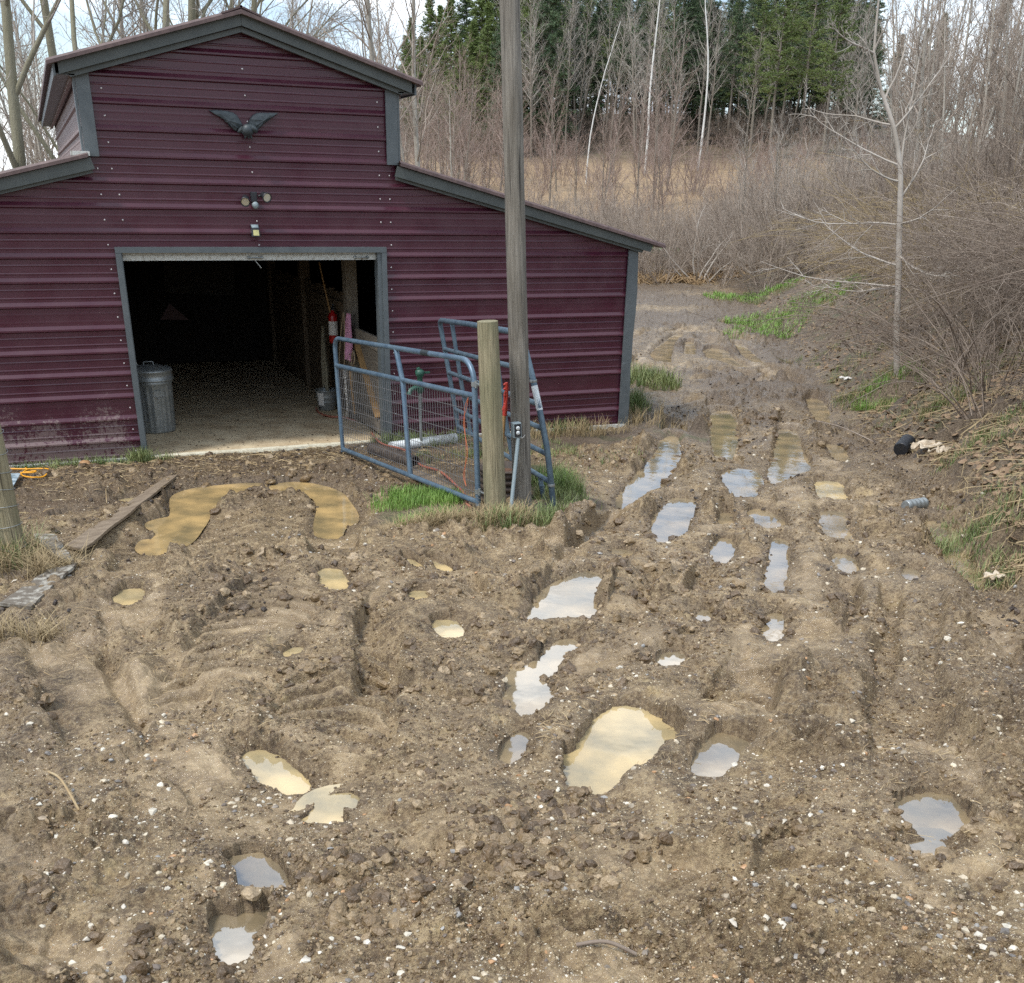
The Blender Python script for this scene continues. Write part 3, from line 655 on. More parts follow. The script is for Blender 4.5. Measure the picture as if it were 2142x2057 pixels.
def rotz(n):
    a = rng.uniform(0, 2*np.pi, n); b = rng.normal(0, .35, n); c = rng.normal(0, .35, n)
    ca, sa = np.cos(a), np.sin(a); cb, sb = np.cos(b), np.sin(b); cc, s_c = np.cos(c), np.sin(c)
    Rz = np.zeros((n, 3, 3)); Rz[:, 0, 0] = ca; Rz[:, 0, 1] = -sa; Rz[:, 1, 0] = sa; Rz[:, 1, 1] = ca; Rz[:, 2, 2] = 1
    Rx = np.zeros((n, 3, 3)); Rx[:, 0, 0] = 1; Rx[:, 1, 1] = cb; Rx[:, 1, 2] = -sb; Rx[:, 2, 1] = sb; Rx[:, 2, 2] = cb
    Ry = np.zeros((n, 3, 3)); Ry[:, 1, 1] = 1; Ry[:, 0, 0] = cc; Ry[:, 0, 2] = s_c; Ry[:, 2, 0] = -s_c; Ry[:, 2, 2] = cc
    return Rz@Rx@Ry
def view_points(n, r0, r1, a0=-6, a1=58, pw=1.0):
    """random ground points spread evenly over what is seen from the yard"""
    u = rng.uniform(0, 1, n); r = np.exp(np.log(r0)+u**pw*(np.log(r1)-np.log(r0))); a = np.radians(rng.uniform(a0, a1, n))
    return CAMP[0]+r*np.sin(a), CAMP[1]+r*np.cos(a), r
def lumps(x, y, z, size, sink, flat=(.5, .9), V0=IV, F0=IF, jit=.18):
    n = len(x); s = np.stack([size, size*rng.uniform(.6, 1, n), size*rng.uniform(*flat, n)], 1)
    V = V0[None]*(1+rng.normal(0, jit, (n, len(V0), 1))); V = V*s[:, None, :]; V = np.einsum('nij,nkj->nki', rotz(n), V)
    V += np.stack([x, y, z+s[:, 2]*sink], 1)[:, None, :]
    Fq = (F0[None]+(np.arange(n)*len(V0))[:, None, None]).reshape(-1, 3)
    return V.reshape(-1, 3), Fq
def rndmat(name, cols, rough, bump=None):
    """colour varies stone by stone"""
    m = bpy.data.materials.new(name); m.use_nodes = True; t = m.node_tree; b = t.nodes['Principled BSDF']
    g = N(t, 'ShaderNodeNewGeometry'); r = N(t, 'ShaderNodeValToRGB'); e = r.color_ramp.elements; r.color_ramp.interpolation = 'CONSTANT'
    while len(e) < len(cols): e.new(.5)
    for i, c in enumerate(cols): e[i].position = i/len(cols); e[i].color = (*c, 1)
    t.links.new(g.outputs['Random Per Island'], r.inputs[0])
    tc = N(t, 'ShaderNodeTexCoord'); n = N(t, 'ShaderNodeTexNoise'); n.inputs['Scale'].default_value = 45; n.inputs['Detail'].default_value = 4; t.links.new(tc.outputs['Object'], n.inputs['Vector'])
    hs = N(t, 'ShaderNodeHueSaturation'); t.links.new(r.outputs[0], hs.inputs['Color']); t.links.new(mrange(t, n.outputs[0], .25, .75, .6, 1.25), hs.inputs['Value'])
    t.links.new(hs.outputs[0], b.inputs['Base Color']); b.inputs['Roughness'].default_value = rough
    if bump:
        bp = N(t, 'ShaderNodeBump'); bp.inputs['Strength'].default_value = .8; bp.inputs['Distance'].default_value = bump
        n2 = N(t, 'ShaderNodeTexNoise'); n2.inputs['Scale'].default_value = 90; n2.inputs['Detail'].default_value = 4; t.links.new(tc.outputs['Object'], n2.inputs['Vector'])
        t.links.new(n2.outputs[0], bp.inputs['Height']); t.links.new(bp.outputs[0], b.inputs['Normal'])
    return m
MAT['pebble'] = rndmat('pebbles', [(.55,.50,.40),(.36,.31,.23),(.62,.58,.48),(.24,.20,.155),(.46,.39,.28),(.19,.17,.15),(.32,.25,.17),(.60,.54,.43),(.40,.23,.11),(.27,.26,.24),(.52,.45,.33),(.15,.12,.095),(.58,.53,.44),(.30,.25,.18)], .5)
MAT['grit'] = rndmat('grit', [(.46,.38,.25),(.30,.22,.13),(.56,.48,.34),(.20,.14,.085),(.40,.31,.19),(.62,.55,.42),(.26,.19,.11)], .5)
MAT['crumb'] = rndmat('mud_crumbs', [(.19,.13,.068),(.125,.082,.043),(.26,.185,.10),(.15,.10,.052),(.22,.155,.082),(.10,.066,.035),(.33,.245,.145)], .34, .01)
MAT['crumbdark'] = rndmat('dark_mud_crumbs', [(.05,.035,.024),(.035,.024,.018),(.08,.056,.038),(.10,.072,.05)], .55, .008)
def near_water(x, y, pad):
    w = np.zeros(x.shape, bool)
    for P, lv, k in PW:
        lo = P.min(0)-pad; hi = P.max(0)+pad
        m = (x > lo[0]) & (x < hi[0]) & (y > lo[1]) & (y < hi[1])
        if m.any():
            idx = np.nonzero(m); d, _, _ = polydist(x[idx], y[idx], P, True); i = inside(x[idx], y[idx], P); w[idx] |= (i | (d < pad))
    return w
def in_mud(x, y, h): return (h[2] < .5) & (sbank(x, y) < .2) & ~((np.abs(x) < 4.7) & (y > -.1))
def scatter_lumps(name, n, r0, r1, s0, s1, matk, sink, flat, label, V0=IV, F0=IF, jit=.18, pads=0, cond=None, smooth=False, pw=1.):
    x, y, r = view_points(n, r0, r1, pw=pw); h = heights(x, y); k = in_mud(x, y, h) & ~near_water(x, y, pads)
    if cond is not None: k &= cond(x, y, h)
    x, y, r, z = x[k], y[k], r[k], h[0][k]; n = len(x)
    size = s0*np.exp(rng.uniform(0, 1, n)**3.0*np.log(s1/s0))*.5*(.6+.4*np.clip(r/6, .5, 2.2))
    V, Fq = lumps(x, y, z, size, sink, flat, V0, F0, jit)
    o = link(name, bigmesh(name, V, Fq, smooth), MAT[matk]); tag(o, label, None, None, 'stuff'); return o
scatter_lumps('mud_crumbs', 95000, 1.8, 15, .006, .032, 'crumb', .1, (.5, .95), 'brown crumbs of churned mud over the yard', IV, IF, .26, .0, lambda x, y, h: (h[1] < .45) & (vn(x*1.7, y*1.7, 301) > -.35))
scatter_lumps('mud_lumps', 26000, 1.8, 16, .018, .10, 'crumb', -.05, (.5, .85), 'larger torn lumps of mud along the ruts', IV2, IF2, .16, .02, lambda x, y, h: (h[1] < .3) & (vn(x*1.1, y*1.1, 305)+.5*vn(x*4, y*4, 306) > .1))
scatter_lumps('grit', 75000, 1.8, 13, .004, .014, 'grit', .1, (.4, .8), 'fine pale grit worked into the mud', IV, IF, .2, .0, lambda x, y, h: (h[1] < .6) & (vn(x*1.9, y*1.9, 331)+.6*vn(x*6, y*6, 332) > -.3))
scatter_lumps('dark_mud_crumbs', 14000, 6, 26, .008, .05, 'crumbdark', .25, (.4, .9), 'dark crumbs of muck on the trodden mud', IV, IF, .22, .0, lambda x, y, h: (h[3] > .45))
scatter_lumps('gravel', 26000, 1.8, 14, .004, .042, 'pebble', .0, (.35, .7), 'small pale pebbles scattered through the mud', IV, IF, .2, .03, lambda x, y, h: vn(x*.9, y*.9, 311)+.8*vn(x*3.1, y*3.1, 312)+.5*vn(x*9, y*9, 313) > .15-.45*(y < -7.5), False, 1.0)
def ribbons(x, y, z, L_, w, az, bend, lift):
    """thin bent strips (3 points, 4 triangles), for straw, stalks"""
    n = len(x); dx = np.cos(az); dy = np.sin(az); px = -dy*w/2; py = dx*w/2
    P = []
    for t_ in (-.5, 0, .5):
        q = bend*(t_*t_-.12)*4
        cx = x+dx*L_*t_-dy*q*L_; cy = y+dy*L_*t_+dx*q*L_; cz = z+lift*(1-abs(t_)*2)*L_+.006
        P += [np.stack([cx+px, cy+py, cz], 1), np.stack([cx-px, cy-py, cz+w*.5], 1)]
    V = np.stack(P, 1).reshape(-1, 3); b = np.arange(n)[:, None]*6
    Fq = np.concatenate([b+np.array([[0, 2, 3, 1]]), b+np.array([[2, 4, 5, 3]])], 0); return V, Fq
def scatter_ribbon(name, x, y, L0, L1, w, matk, label, lift=.12, cat=None):
    h = heights(x, y); n = len(x); V, Fq = ribbons(x, y, h[0], rng.uniform(L0, L1, n), rng.uniform(.6, 1.3, n)*w, rng.uniform(0, 6.28, n), rng.normal(0, .12, n), rng.uniform(0, lift, n))
    o = link(name, bigmesh(name, V, Fq, False), MAT[matk]); tag(o, label, None, None, 'stuff'); return o
x, y, r = view_points(7000, 1.9, 13, pw=.8); h = heights(x, y); k = in_mud(x, y, h) & ~near_water(x, y, 0) & (vn(x*1.3, y*1.3, 401)+.5*(y > -3) > -.1)
scatter_ribbon('straw', x[k], y[k], .02, .09, .0024, 'straw', 'loose wisps of straw trodden into the mud')
x = rng.uniform(-2.6, 2.3, 1300); y = -.05-np.abs(rng.normal(0, .75, 1300))
scatter_ribbon('straw_litter', x, y, .04, .16, .005, 'straw', 'straw litter on the dark mud before the barn door')
# blades of grass
def blades(x, y, z, H, w, lean, az):
    n = len(x); P = []
    for t_, ww in ((0, 1), (.4, .85), (.75, .55), (1, .08)):
        ox = np.cos(az)*lean*H*t_*t_; oy = np.sin(az)*lean*H*t_*t_; zz = z+H*t_*(1-.25*lean*t_)-.01
        px = -np.sin(az)*w*ww/2; py = np.cos(az)*w*ww/2
        P += [np.stack([x+ox+px, y+oy+py, zz], 1), np.stack([x+ox-px, y+oy-py, zz], 1)]
    V = np.stack(P, 1).reshape(-1, 3); b = np.arange(n)[:, None]*8
    Fq = np.concatenate([b+np.array([[2*i, 2*i+2, 2*i+3, 2*i+1]]) for i in range(3)], 0); return V, Fq
def grass_patch(specs, name, matk, label):
    X = []; Y = []; H = []; Wd = []; Ln = []
    for cx, cy, rx, ry, n, h0, h1, w, ln in specs:
        a = rng.uniform(0, 6.28, n); q = np.sqrt(rng.uniform(0, 1, n)); tx = cx+rx*q*np.cos(a); ty = cy+ry*q*np.sin(a)
        ncl = max(3, n//28); ci = rng.integers(0, ncl, n); ca = rng.uniform(0, 6.28, ncl); cq = np.sqrt(rng.uniform(0, 1, ncl))
        k = rng.uniform(0, 1, n) < .75
        tx = np.where(k, cx+rx*(cq*np.cos(ca))[ci]+rng.normal(0, .035, n), tx); ty = np.where(k, cy+ry*(cq*np.sin(ca))[ci]+rng.normal(0, .035, n), ty)
        X.append(tx); Y.append(ty); H.append(rng.uniform(h0, h1, n)); Wd.append(np.full(n, w)); Ln.append(rng.uniform(.1, 1, n)*ln)
    X, Y, H, Wd, Ln = map(np.concatenate, (X, Y, H, Wd, Ln)); z = heights(X, Y)[0]
    k = ~((np.abs(X) < 4.56) & (Y > -.02)); X, Y, H, Wd, Ln, z = [q[k] for q in (X, Y, H, Wd, Ln, z)]
    V, Fq = blades(X, Y, z, H, Wd, Ln, rng.uniform(0, 6.28, len(X)))
    o = link(name, bigmesh(name, V, Fq, False), MAT[matk]); tag(o, label, None, None, 'stuff'); return o
def gp(px, py): v = onground(px, py); return v.x, v.y
grass_patch([(*gp(875, 1050), .42, .34, 3000, .05, .13, .005, .6), (*gp(905, 1085), .3, .12, 700, .05, .12, .005, .8), (*gp(1165, 1020), .22, .3, 500, .08, .2, .005, .8)], 'lush_grass', 'lush', 'lush bright green grass before the mesh gate')
grass_patch([(*gp(1090, 1105), .4, .22, 900, .07, .2, .006, 1.0), (*gp(1150, 1020), .3, .45, 900, .1, .26, .006, .8),
             (*gp(1190, 1045), .35, .3, 500, .05, .16, .006, .8), (*gp(1150, 900), .55, .3, 900, .08, .22, .007, .9), (*gp(1280, 850), .5, .6, 1500, .08, .3, .009, .8), (*gp(1340, 800), .5, .9, 1500, .1, .32, .01, .8),
             (*gp(880, 925), .6, .3, 1500, .05, .2, .007, .9), (*gp(840, 890), .25, .1, 300, .1, .3, .007, .9), (*gp(960, 960), .5, .25, 500, .04, .1, .006, .9), (-2.9, -3.75, .45, .6, 1300, .08, .3, .006, 1.1),
             (-2.0, -.13, .9, .1, 900, .04, .13, .007, 1.2), (-1.45, -.12, .13, .1, 350, .05, .2, .007, .9), (2.6, -.9, .9, .5, 400, .04, .1, .006, .9), (3.2, -1.6, .6, .6, 220, .04, .1, .006, .9)],
            'grass', 'grass', 'green grass at the foot of the posts and gates and along the barn')
grass_patch([(*gp(960, 1095), .62, .13, 1500, .06, .2, .005, 1.7), (*gp(1060, 1110), .3, .12, 500, .08, .22, .005, 1.3), (*gp(1180, 870), .5, .12, 500, .15, .42, .006, .8), (3.6, -.35, .9, .2, 700, .08, .26, .006, 1.0), (4.9, -.1, .4, .5, 350, .1, .28, .006, 1.0),
             (-2.9, -3.8, .5, .65, 1300, .1, .34, .005, 1.4), (-2.7, -4.3, .5, .3, 500, .08, .26, .005, 1.7), (*gp(40, 1330), .25, .2, 350, .08, .2, .005, 1.6)],
            'dry_grass', 'drygrass', 'dry straw coloured grass round the post feet and the barn corner')
# bank: leaf litter, flattened stalks, green tufts
def bank_points(n, r0, r1, smin, smax):
    x, y, r = view_points(n, r0, r1, 28, 60); s = sbank(x, y); k = (s > smin) & (s < smax); return x[k], y[k], r[k]
x, y, r = bank_points(26000, 5, 34, .15, 9)
h = heights(x, y); V, Fq = lumps(x, y, h[0]+.01, rng.uniform(.02, .05, len(x)), .2, (.06, .2), IV[:, :], IF, .15)
tag(link('leaf_litter', bigmesh('leaf_litter', V, Fq, False), MAT['leaf']), 'brown dead leaves lying over the bank', None, None, 'stuff')
x, y, r = bank_points(15000, 5, 30, .1, 8); scatter_ribbon('flattened_stalks', x, y, .1, .6, .006, 'drygrass', 'flattened dead stalks lying on the bank', .25)
bl = []
for px, py, rx, ry, n, h0, h1 in [(2110, 1080, .5, .5, 1500, .1, .3), (2060, 1190, .3, .2, 350, .08, .2), (1830, 810, .55, .5, 1300, .12, .32), (1910, 800, .4, .3, 600, .1, .28), (1980, 850, .3, .25, 500, .15, .35), (2100, 900, .5, .6, 900, .1, .25), (1880, 870, .4, .3, 300, .06, .18), (1600, 625, 1.3, 1.0, 1500, .08, .3), (1680, 650, 1.4, 1.5, 1700, .08, .3), (1570, 680, .8, .8, 700, .08, .25), (1790, 760, .5, .5, 400, .1, .25), (2090, 770, .7, .5, 600, .1, .25), (1690, 760, .5, .6, 260, .08, .2), (2030, 1080, .3, .3, 250, .06, .16)]:
    bl.append((*gp(px, py), rx, ry, int(n*.8), h0*.55, h1*.6, .006, 1.0))
grass_patch(bl, 'bank_grass', 'grass', 'green grass tufts on the bank right of the track')
bl = [(a, b, c*1.3, d*1.3, int(e*.5), f, g, .007, 1.4) for a, b, c, d, e, f, g, _, _ in bl]
grass_patch(bl, 'bank_dry_grass', 'drygrass', 'dry grass among the green tufts on the bank')
grass_patch([(*gp(1575, 622), 1.6, 1.3, 2600, .06, .2, .016, 1.0), (*gp(1650, 660), 1.5, 1.6, 2600, .06, .2, .014, 1.0), (*gp(1600, 700), .9, 1.0, 1200, .06, .18, .012, 1.0), (*gp(1850, 810), .45, .5, 700, .08, .2, .007, 1.0)], 'verge_grass', 'lush', 'bright green grass on the verge at the far bend of the track')
# far green field glimpsed through the thicket, hay on the far side of the mud
hx, hy = [], []
for px, py, rx, ry, n in [(1370, 590, 2.2, 1.0, 2600), (1560, 575, 1.4, .8, 1400), (1450, 585, 2.0, .7, 700)]:
    a = rng.uniform(0, 6.28, n); q = np.sqrt(rng.uniform(0, 1, n)); cx, cy = gp(px, py); hx.append(cx+rx*q*np.cos(a)); hy.append(cy+ry*q*np.sin(a))
scatter_ribbon('spoiled_hay', np.concatenate(hx), np.concatenate(hy), .15, .7, .02, 'mulch', 'orange spoiled hay heaped at the far end of the mud', .35)
print('scatter', _t.time()-_t0)
# ------------------------------------------------------------------ the barn
barn = empty('barn', 'maroon metal barn with raised centre roof, two lean-to wings and an open doorway', 'barn')
SP = .2286
def rows(z0, z1, extra=()):
    P = []
    for i in range(-2, 18):
        zc = 3.87-i*SP
        P += [(zc+.040, 0), (zc+.008, -.024), (zc-.008, -.024), (zc-.020, 0)]
        big = (i % 4) != 2
        for f in (1/3, 2/3):
            zz = zc-SP*f; w = .011 if big else .016; h = .0034 if big else .0006
            P += [(zz+w, 0), (zz+.003, -h), (zz-.003, -h), (zz-w, 0)]
    P = sorted(set(P)); Z = np.array([p[0] for p in P]); Y = np.array([p[1] for p in P])
    zs = sorted(set([z for z in Z if z0 < z < z1] + [z0, z1] + [e for e in extra if z0 < e < z1]))
    return [(z, float(np.interp(z, Z, Y))) for z in zs]
def xr(z, hi):
    if z < 2.14 or (z == 2.14): return 4.53
    if z < 2.85: return min(4.53, 1.5+(2.85-z)/.225)
    if z < 3.72: return 1.54
    return max(.005, (4.11-z)/.253)
def front_wall(name, ypos, sgn, door=True):
    mb = MB(); R_ = rows(.02, 4.1, (2.13, 2.14, 2.85, 3.72))
    for (za, ya), (zb_, yb) in zip(R_[:-1], R_[1:]):
        a = xr(za+1e-6, 0); b_ = xr(zb_-1e-6, 0)
        if za >= 2.85 and za < 3.72: a = b_ = 1.54
        segs = [(-1, 1)]
        if door and zb_ <= 2.1301:
            for s0, x1, x2 in ((0, None, -1.40), (1, 1.39, None)):
                xa0 = -a if x1 is None else x1; xa1 = x2 if x2 is not None else a
                xb0 = -b_ if x1 is None else x1; xb1 = x2 if x2 is not None else b_
                mb.add([(xa0, ypos+ya*sgn, za), (xa1, ypos+ya*sgn, za), (xb1, ypos+yb*sgn, zb_), (xb0, ypos+yb*sgn, zb_)], [(0, 1, 2, 3)])
        else:
            mb.add([(-a, ypos+ya*sgn, za), (a, ypos+ya*sgn, za), (b_, ypos+yb*sgn, zb_), (-b_, ypos+yb*sgn, zb_)], [(0, 1, 2, 3)])
    return mb.build(name, MAT['maroon'], barn)
front_wall('front_wall', 0, 1); front_wall('rear_wall', 10.0, -1, False)
BL = 10.0
for sx in (-1, 1):
    mb = MB(); R_ = rows(2.8, 3.76)
    for (za, ya), (zb_, yb) in zip(R_[:-1], R_[1:]):
        q = [(sx*(1.545-ya), .01, za), (sx*(1.545-ya), BL, za), (sx*(1.545-yb), BL, zb_), (sx*(1.545-yb), .01, zb_)]
        mb.add(q, [(0, 1, 2, 3) if sx > 0 else (3, 2, 1, 0)])
    mb.build('raised_side_wall', MAT['maroon_side'], barn)
    mb = MB(); R_ = rows(.02, 2.2)
    for (za, ya), (zb_, yb) in zip(R_[:-1], R_[1:]):
        q = [(sx*(4.525-ya), .01, za), (sx*(4.525-ya), BL, za), (sx*(4.525-yb), BL, zb_), (sx*(4.525-yb), .01, zb_)]
        mb.add(q, [(0, 1, 2, 3) if sx > 0 else (3, 2, 1, 0)])
    mb.build('side_wall', MAT['maroon'], barn)
    # upper roof sheet (ribbed) and lean-to roof sheet
    def sheet(x0, z0, x1, z1, y0, y1, th=.03):
        mb = MB(); n = int((y1-y0)/SP); ys = []
        for i in range(n+1):
            yy = y0+i*SP; ys += [(yy-.03, 0), (yy-.012, .02), (yy+.012, .02), (yy+.03, 0)]
        ys = [(y0-.04, 0)]+ys+[(y1+.04, 0)]
        V = []; k = len(ys)
        for (xx, zz) in ((x0, z0), (x1, z1)):
            for yy, h in ys: V.append((xx, yy, zz+h))
        for (xx, zz) in ((x0, z0), (x1, z1)):
            for yy, h in ys: V.append((xx, yy, zz+h-th))
        Fs = []
        for i in range(k-1): Fs += [(i, i+1, k+i+1, k+i), (2*k+i, 3*k+i, 3*k+i+1, 2*k+i+1), (k+i, k+i+1, 3*k+i+1, 3*k+i)]
        Fs += [(0, k, 3*k, 2*k), (k-1, 3*k-1, 4*k-1, 2*k-1)]
        mb.add(V, Fs); return mb
    sheet(0, 4.225, sx*1.80, 4.225-.285*1.80, -.17, BL+.15).build('roof', MAT['roofm'], barn)
    sheet(sx*1.55, 2.965, sx*4.85, 2.965-.244*3.30, -.13, BL+.12).build('lean_to_roof', MAT['roofm'], barn)
    # gable fascia: upper face and set back lower lip
    def slab(pts, y0, y1, name, m_):
        V = [(x, y0, z) for x, z in pts]+[(x, y1, z) for x, z in pts]; n = len(pts); mb = MB()
        mb.add(V, [tuple(range(n)), tuple(range(2*n-1, n-1, -1))]+[(i, i+n, (i+1) % n+n, (i+1) % n) for i in range(n)]); return mb.build(name, m_, barn)
    slab([(sx*.0015, 4.20), (sx*1.70, 3.715), (sx*1.70, 3.615), (sx*.0015, 4.105)], -.145, -.115, 'fascia', MAT['fascia'])
    slab([(sx*.0015, 4.10), (sx*1.64, 3.635), (sx*1.60, 3.60), (sx*.0015, 4.055)], -.10, -.05, 'fascia_lip', MAT['fascia'])
    slab([(sx*1.53, 2.935), (sx*4.70, 2.165), (sx*4.67, 2.085), (sx*1.50, 2.835)], -.125, -.10, 'fascia', MAT['fascia'])
    slab([(sx*1.53, 2.86), (sx*4.60, 2.11), (sx*4.58, 2.075), (sx*1.52, 2.80)], -.085, -.04, 'fascia_lip', MAT['fascia'])
    # eave trim along the raised roof
    mb = MB(); mb.bar((sx*1.74, -.14, 3.655), (sx*1.74, BL+.1, 3.655), .02, .11); mb.bar((sx*1.65, -.10, 3.62), (sx*1.65, BL+.1, 3.62), .17, .012); mb.build('eave_trim', MAT['trim'], barn)
    mb = MB(); mb.bar((sx*1.60, -.012, 3.60), (sx*1.60, BL, 3.60), .03, .05); mb.build('wall_head_trim', MAT['maroon_side'], barn)
    # corner trims
    mb = MB(); mb.box((sx*1.44, -.045, 2.945), (sx*1.565, -.023, 3.64)); mb.box((sx*1.568, -.04, 2.945), (sx*1.59, .10, 3.64)); mb.build('corner_trim', MAT['trim'], barn)
    mb = MB(); V = []
    zs = [0, .25, .5, .78, .80, 1.1, 1.4, 1.65, 2.1]
    for z_ in zs:
        bump_ = .012*math.sin(z_*5)+(.012 if z_ > .79 else 0)
        V += [(sx*4.42, -.046+.3*bump_, z_), (sx*(4.545+bump_), -.046, z_), (sx*(4.545+bump_), .09, z_), (sx*4.42, -.024, z_)]
    Fs = []
    for i in range(len(zs)-1):
        for j in range(4): a = i*4+j; b2 = i*4+(j+1) % 4; Fs.append((a, b2, b2+4, a+4))
    mb.add(V, Fs); mb.build('corner_trim', MAT['trim'], barn)
    mb = MB(); mb.box((sx*1.45, -.06, -.02), (sx*4.5, -.022, .035)); mb.build('base_rail', MAT['white'], barn)
mb = MB(); mb.bar((0, -.20, 4.255), (0, BL+.15, 4.255), .02, .02)
mb.add([(-.19, -.20, 4.195), (0, -.20, 4.262), (.19, -.20, 4.195), (-.19, BL+.1, 4.195), (0, BL+.1, 4.262), (.19, BL+.1, 4.195), (-.19, -.20, 4.18), (.19, -.20, 4.18), (0, -.20, 4.245)],
       [(0, 3, 4, 1), (1, 4, 5, 2), (6, 0, 1, 8), (8, 1, 2, 7)]); mb.build('ridge_cap', MAT['roofm'], barn)
mb = MB(); mb.box((-1.70, -.15, 2.945), (-1.53, -.05, 2.985)); mb.build('flashing_end', MAT['white'], barn)
# door frame, rolled-up door bottom bar, floor
mb = MB(); mb.box((-1.415, -.05, -.01), (-1.36, .02, 2.08)); mb.box((-1.359, -.03, 0), (-1.35, .10, 2.08)); mb.build('door_jamb', MAT['trim'], barn)
mb = MB(); mb.box((1.345, -.05, -.01), (1.40, .02, 2.08)); mb.box((1.30, -.03, 0), (1.344, .10, 2.08)); mb.build('door_jamb', MAT['trim'], barn)
mb = MB(); mb.box((-1.415, -.052, 2.082), (1.40, .02, 2.137)); mb.build('door_header', MAT['trim'], barn)
rd = MB(); rd.box((-1.345, .03, 2.005), (1.298, .06, 2.055)); rd.box((-1.345, .035, 2.056), (1.298, .05, 2.2)); rdo = rd.build('roller_door_bottom_bar', MAT['white'], barn)
for hx_ in (-.02, 1.13):
    mb = MB(); mb.tube([(hx_-.07, .03, 2.03), (hx_-.05, .0, 2.03), (hx_+.05, .0, 2.03), (hx_+.07, .03, 2.03)], .008, 6); mb.sphere((hx_-.07, .025, 2.03), (.018, .01, .018), 8, 6); mb.sphere((hx_+.07, .025, 2.03), (.018, .01, .018), 8, 6)
    mb.build('handle', MAT['galv'], rdo)
mb = MB(); mb.bar((-.03, .0, 2.01), (.03, -.02, 1.93), .012, .003); mb.build('pull_strap', MAT['white'], rdo)
mb = MB(); mb.box((-4.5, .0, -.1), (4.5, 9.98, .03)); mb.build('floor', MAT['concrete'], barn)
mb = MB()
V = []; nseg = 60
for i in range(nseg+1):
    X_ = -1.40+2.78*i/nseg; w = .05+.02*vn(np.array([X_*5.]), np.array([.3]), 9)[0]; V += [(X_, -w-.01, .0), (X_, -w, .030), (X_, .02, .036)]
mb.add(V, [(i*3+j, i*3+3+j, i*3+4+j, i*3+1+j) for i in range(nseg) for j in (0, 1)]); mb.build('threshold', MAT['edge'], barn)
# screws
sme = MB(); sme.sphere((0, 0, 0), (.0085, .005, .0085), 8, 6)
scr0 = None
def screw(x, z):
    global scr0
    i = round((3.87-z)/SP*3); z = 3.87-SP*(int((3.87-z)/SP))-SP*.5*(1 if True else 0)
    if scr0 is None: scr0 = sme.build('screw', MAT['screw'], barn); o = scr0
    else: o = scr0.copy(); COL.objects.link(o); o.parent = barn
    o.location = (x, -.006, z)
for i in range(-1, 8): screw(0.0+.004*i, 3.87-SP*i-.01)
for i in range(0, 7): screw(-1.34 if i < 5 else -1.30, 3.87-SP*i-.02)
for i in range(1, 7): screw(1.36, 3.87-SP*i-.02)
for i in range(4, 8):
    for x_ in (-1.47, 1.47): screw(x_, 3.87-SP*i-.02)
for i in range(8, 17): screw(-1.47-.0*i, 3.87-SP*i-.02); screw(1.46, 3.87-SP*i-.02)
for i in range(8, 12): screw(1.62, 3.87-SP*i-.02) if i < 8 else None
for o_ in (): pass
# ------------------------------------------------------------------ eagle plaque
def z6(x, y): return 420+x*.1701, 200+y*.1701
LW = [(98,180),(165,176),(250,180),(330,188),(400,206),(448,240),(490,300),(522,362),(515,395),(482,402),(455,410),(447,442),(425,432),(408,428),(395,402),(378,398),(365,378),(350,384),(340,352),(328,342),(312,336),(300,318),(292,300),(268,290),(250,280),(240,264),(214,256),(196,240),(172,232),(158,222),(134,208)]
RWG = [(960,214),(900,212),(820,209),(742,208),(690,215),(640,242),(600,290),(585,340),(596,372),(640,402),(668,412),(688,424),(706,414),(722,408),(738,390),(758,376),(772,358),(790,346),(806,330),(826,324),(838,306),(858,298),(872,280),(896,268),(912,254),(934,244),(946,228)]
eg = MB()
for wing, root in ((LW, (505, 385)), (RWG, (600, 385))):
    rw_ = onplane(*z6(*root), 1, -.05); pts = [onplane(*z6(*p), 1, -.05) for p in wing]; cen = sum(pts, Vector())/len(pts)
    n = len(pts); Vs = []
    for sc_, yy in ((1, -.025), (.93, -.048), (.6, -.062)):
        for p in pts: q = cen+(p-cen)*sc_; Vs.append((q.x, yy-.004*math.sin(p.x*160+p.z*60), q.z))
    Vs += [(cen.x, -.066, cen.z)]
    Fs = [(k*n+i, k*n+(i+1) % n, (k+1)*n+(i+1) % n, (k+1)*n+i) for k in (0, 1) for i in range(n)]+[(2*n+i, 2*n+(i+1) % n, 3*n) for i in range(n)]+[tuple(range(n-1, -1, -1))]
    eg.add(Vs, Fs)
def pe(x, y, yy=-.06): v = onplane(*z6(x, y), 1, yy); return v
eg.tube([pe(560, 372), pe(575, 400, -.075), pe(570, 440, -.08), pe(555, 475, -.07), pe(550, 500)], [.03, .062, .068, .045, .02], 12)
eg.tube([pe(600, 400, -.08), pe(650, 405, -.1), pe(680, 435, -.105), pe(690, 462, -.1)], [.04, .034, .026, .006], 10)
eg.tube([pe(520, 410), pe(480, 435), pe(455, 452)], [.03, .022, .006], 8)
for a, b_ in (((560, 490), (540, 535)), ((590, 495), (585, 540)), ((610, 490), (632, 545)), ((570, 500), (610, 520))): eg.tube([pe(*a), pe((a[0]+b_[0])/2, (a[1]+b_[1])/2-4, -.085), pe(*b_, -.05)], [.014, .010, .004], 6)
tag(eg.build('eagle_plaque', MAT['iron']), 'black cast metal eagle with raised wings on the maroon gable', 'wall ornament')
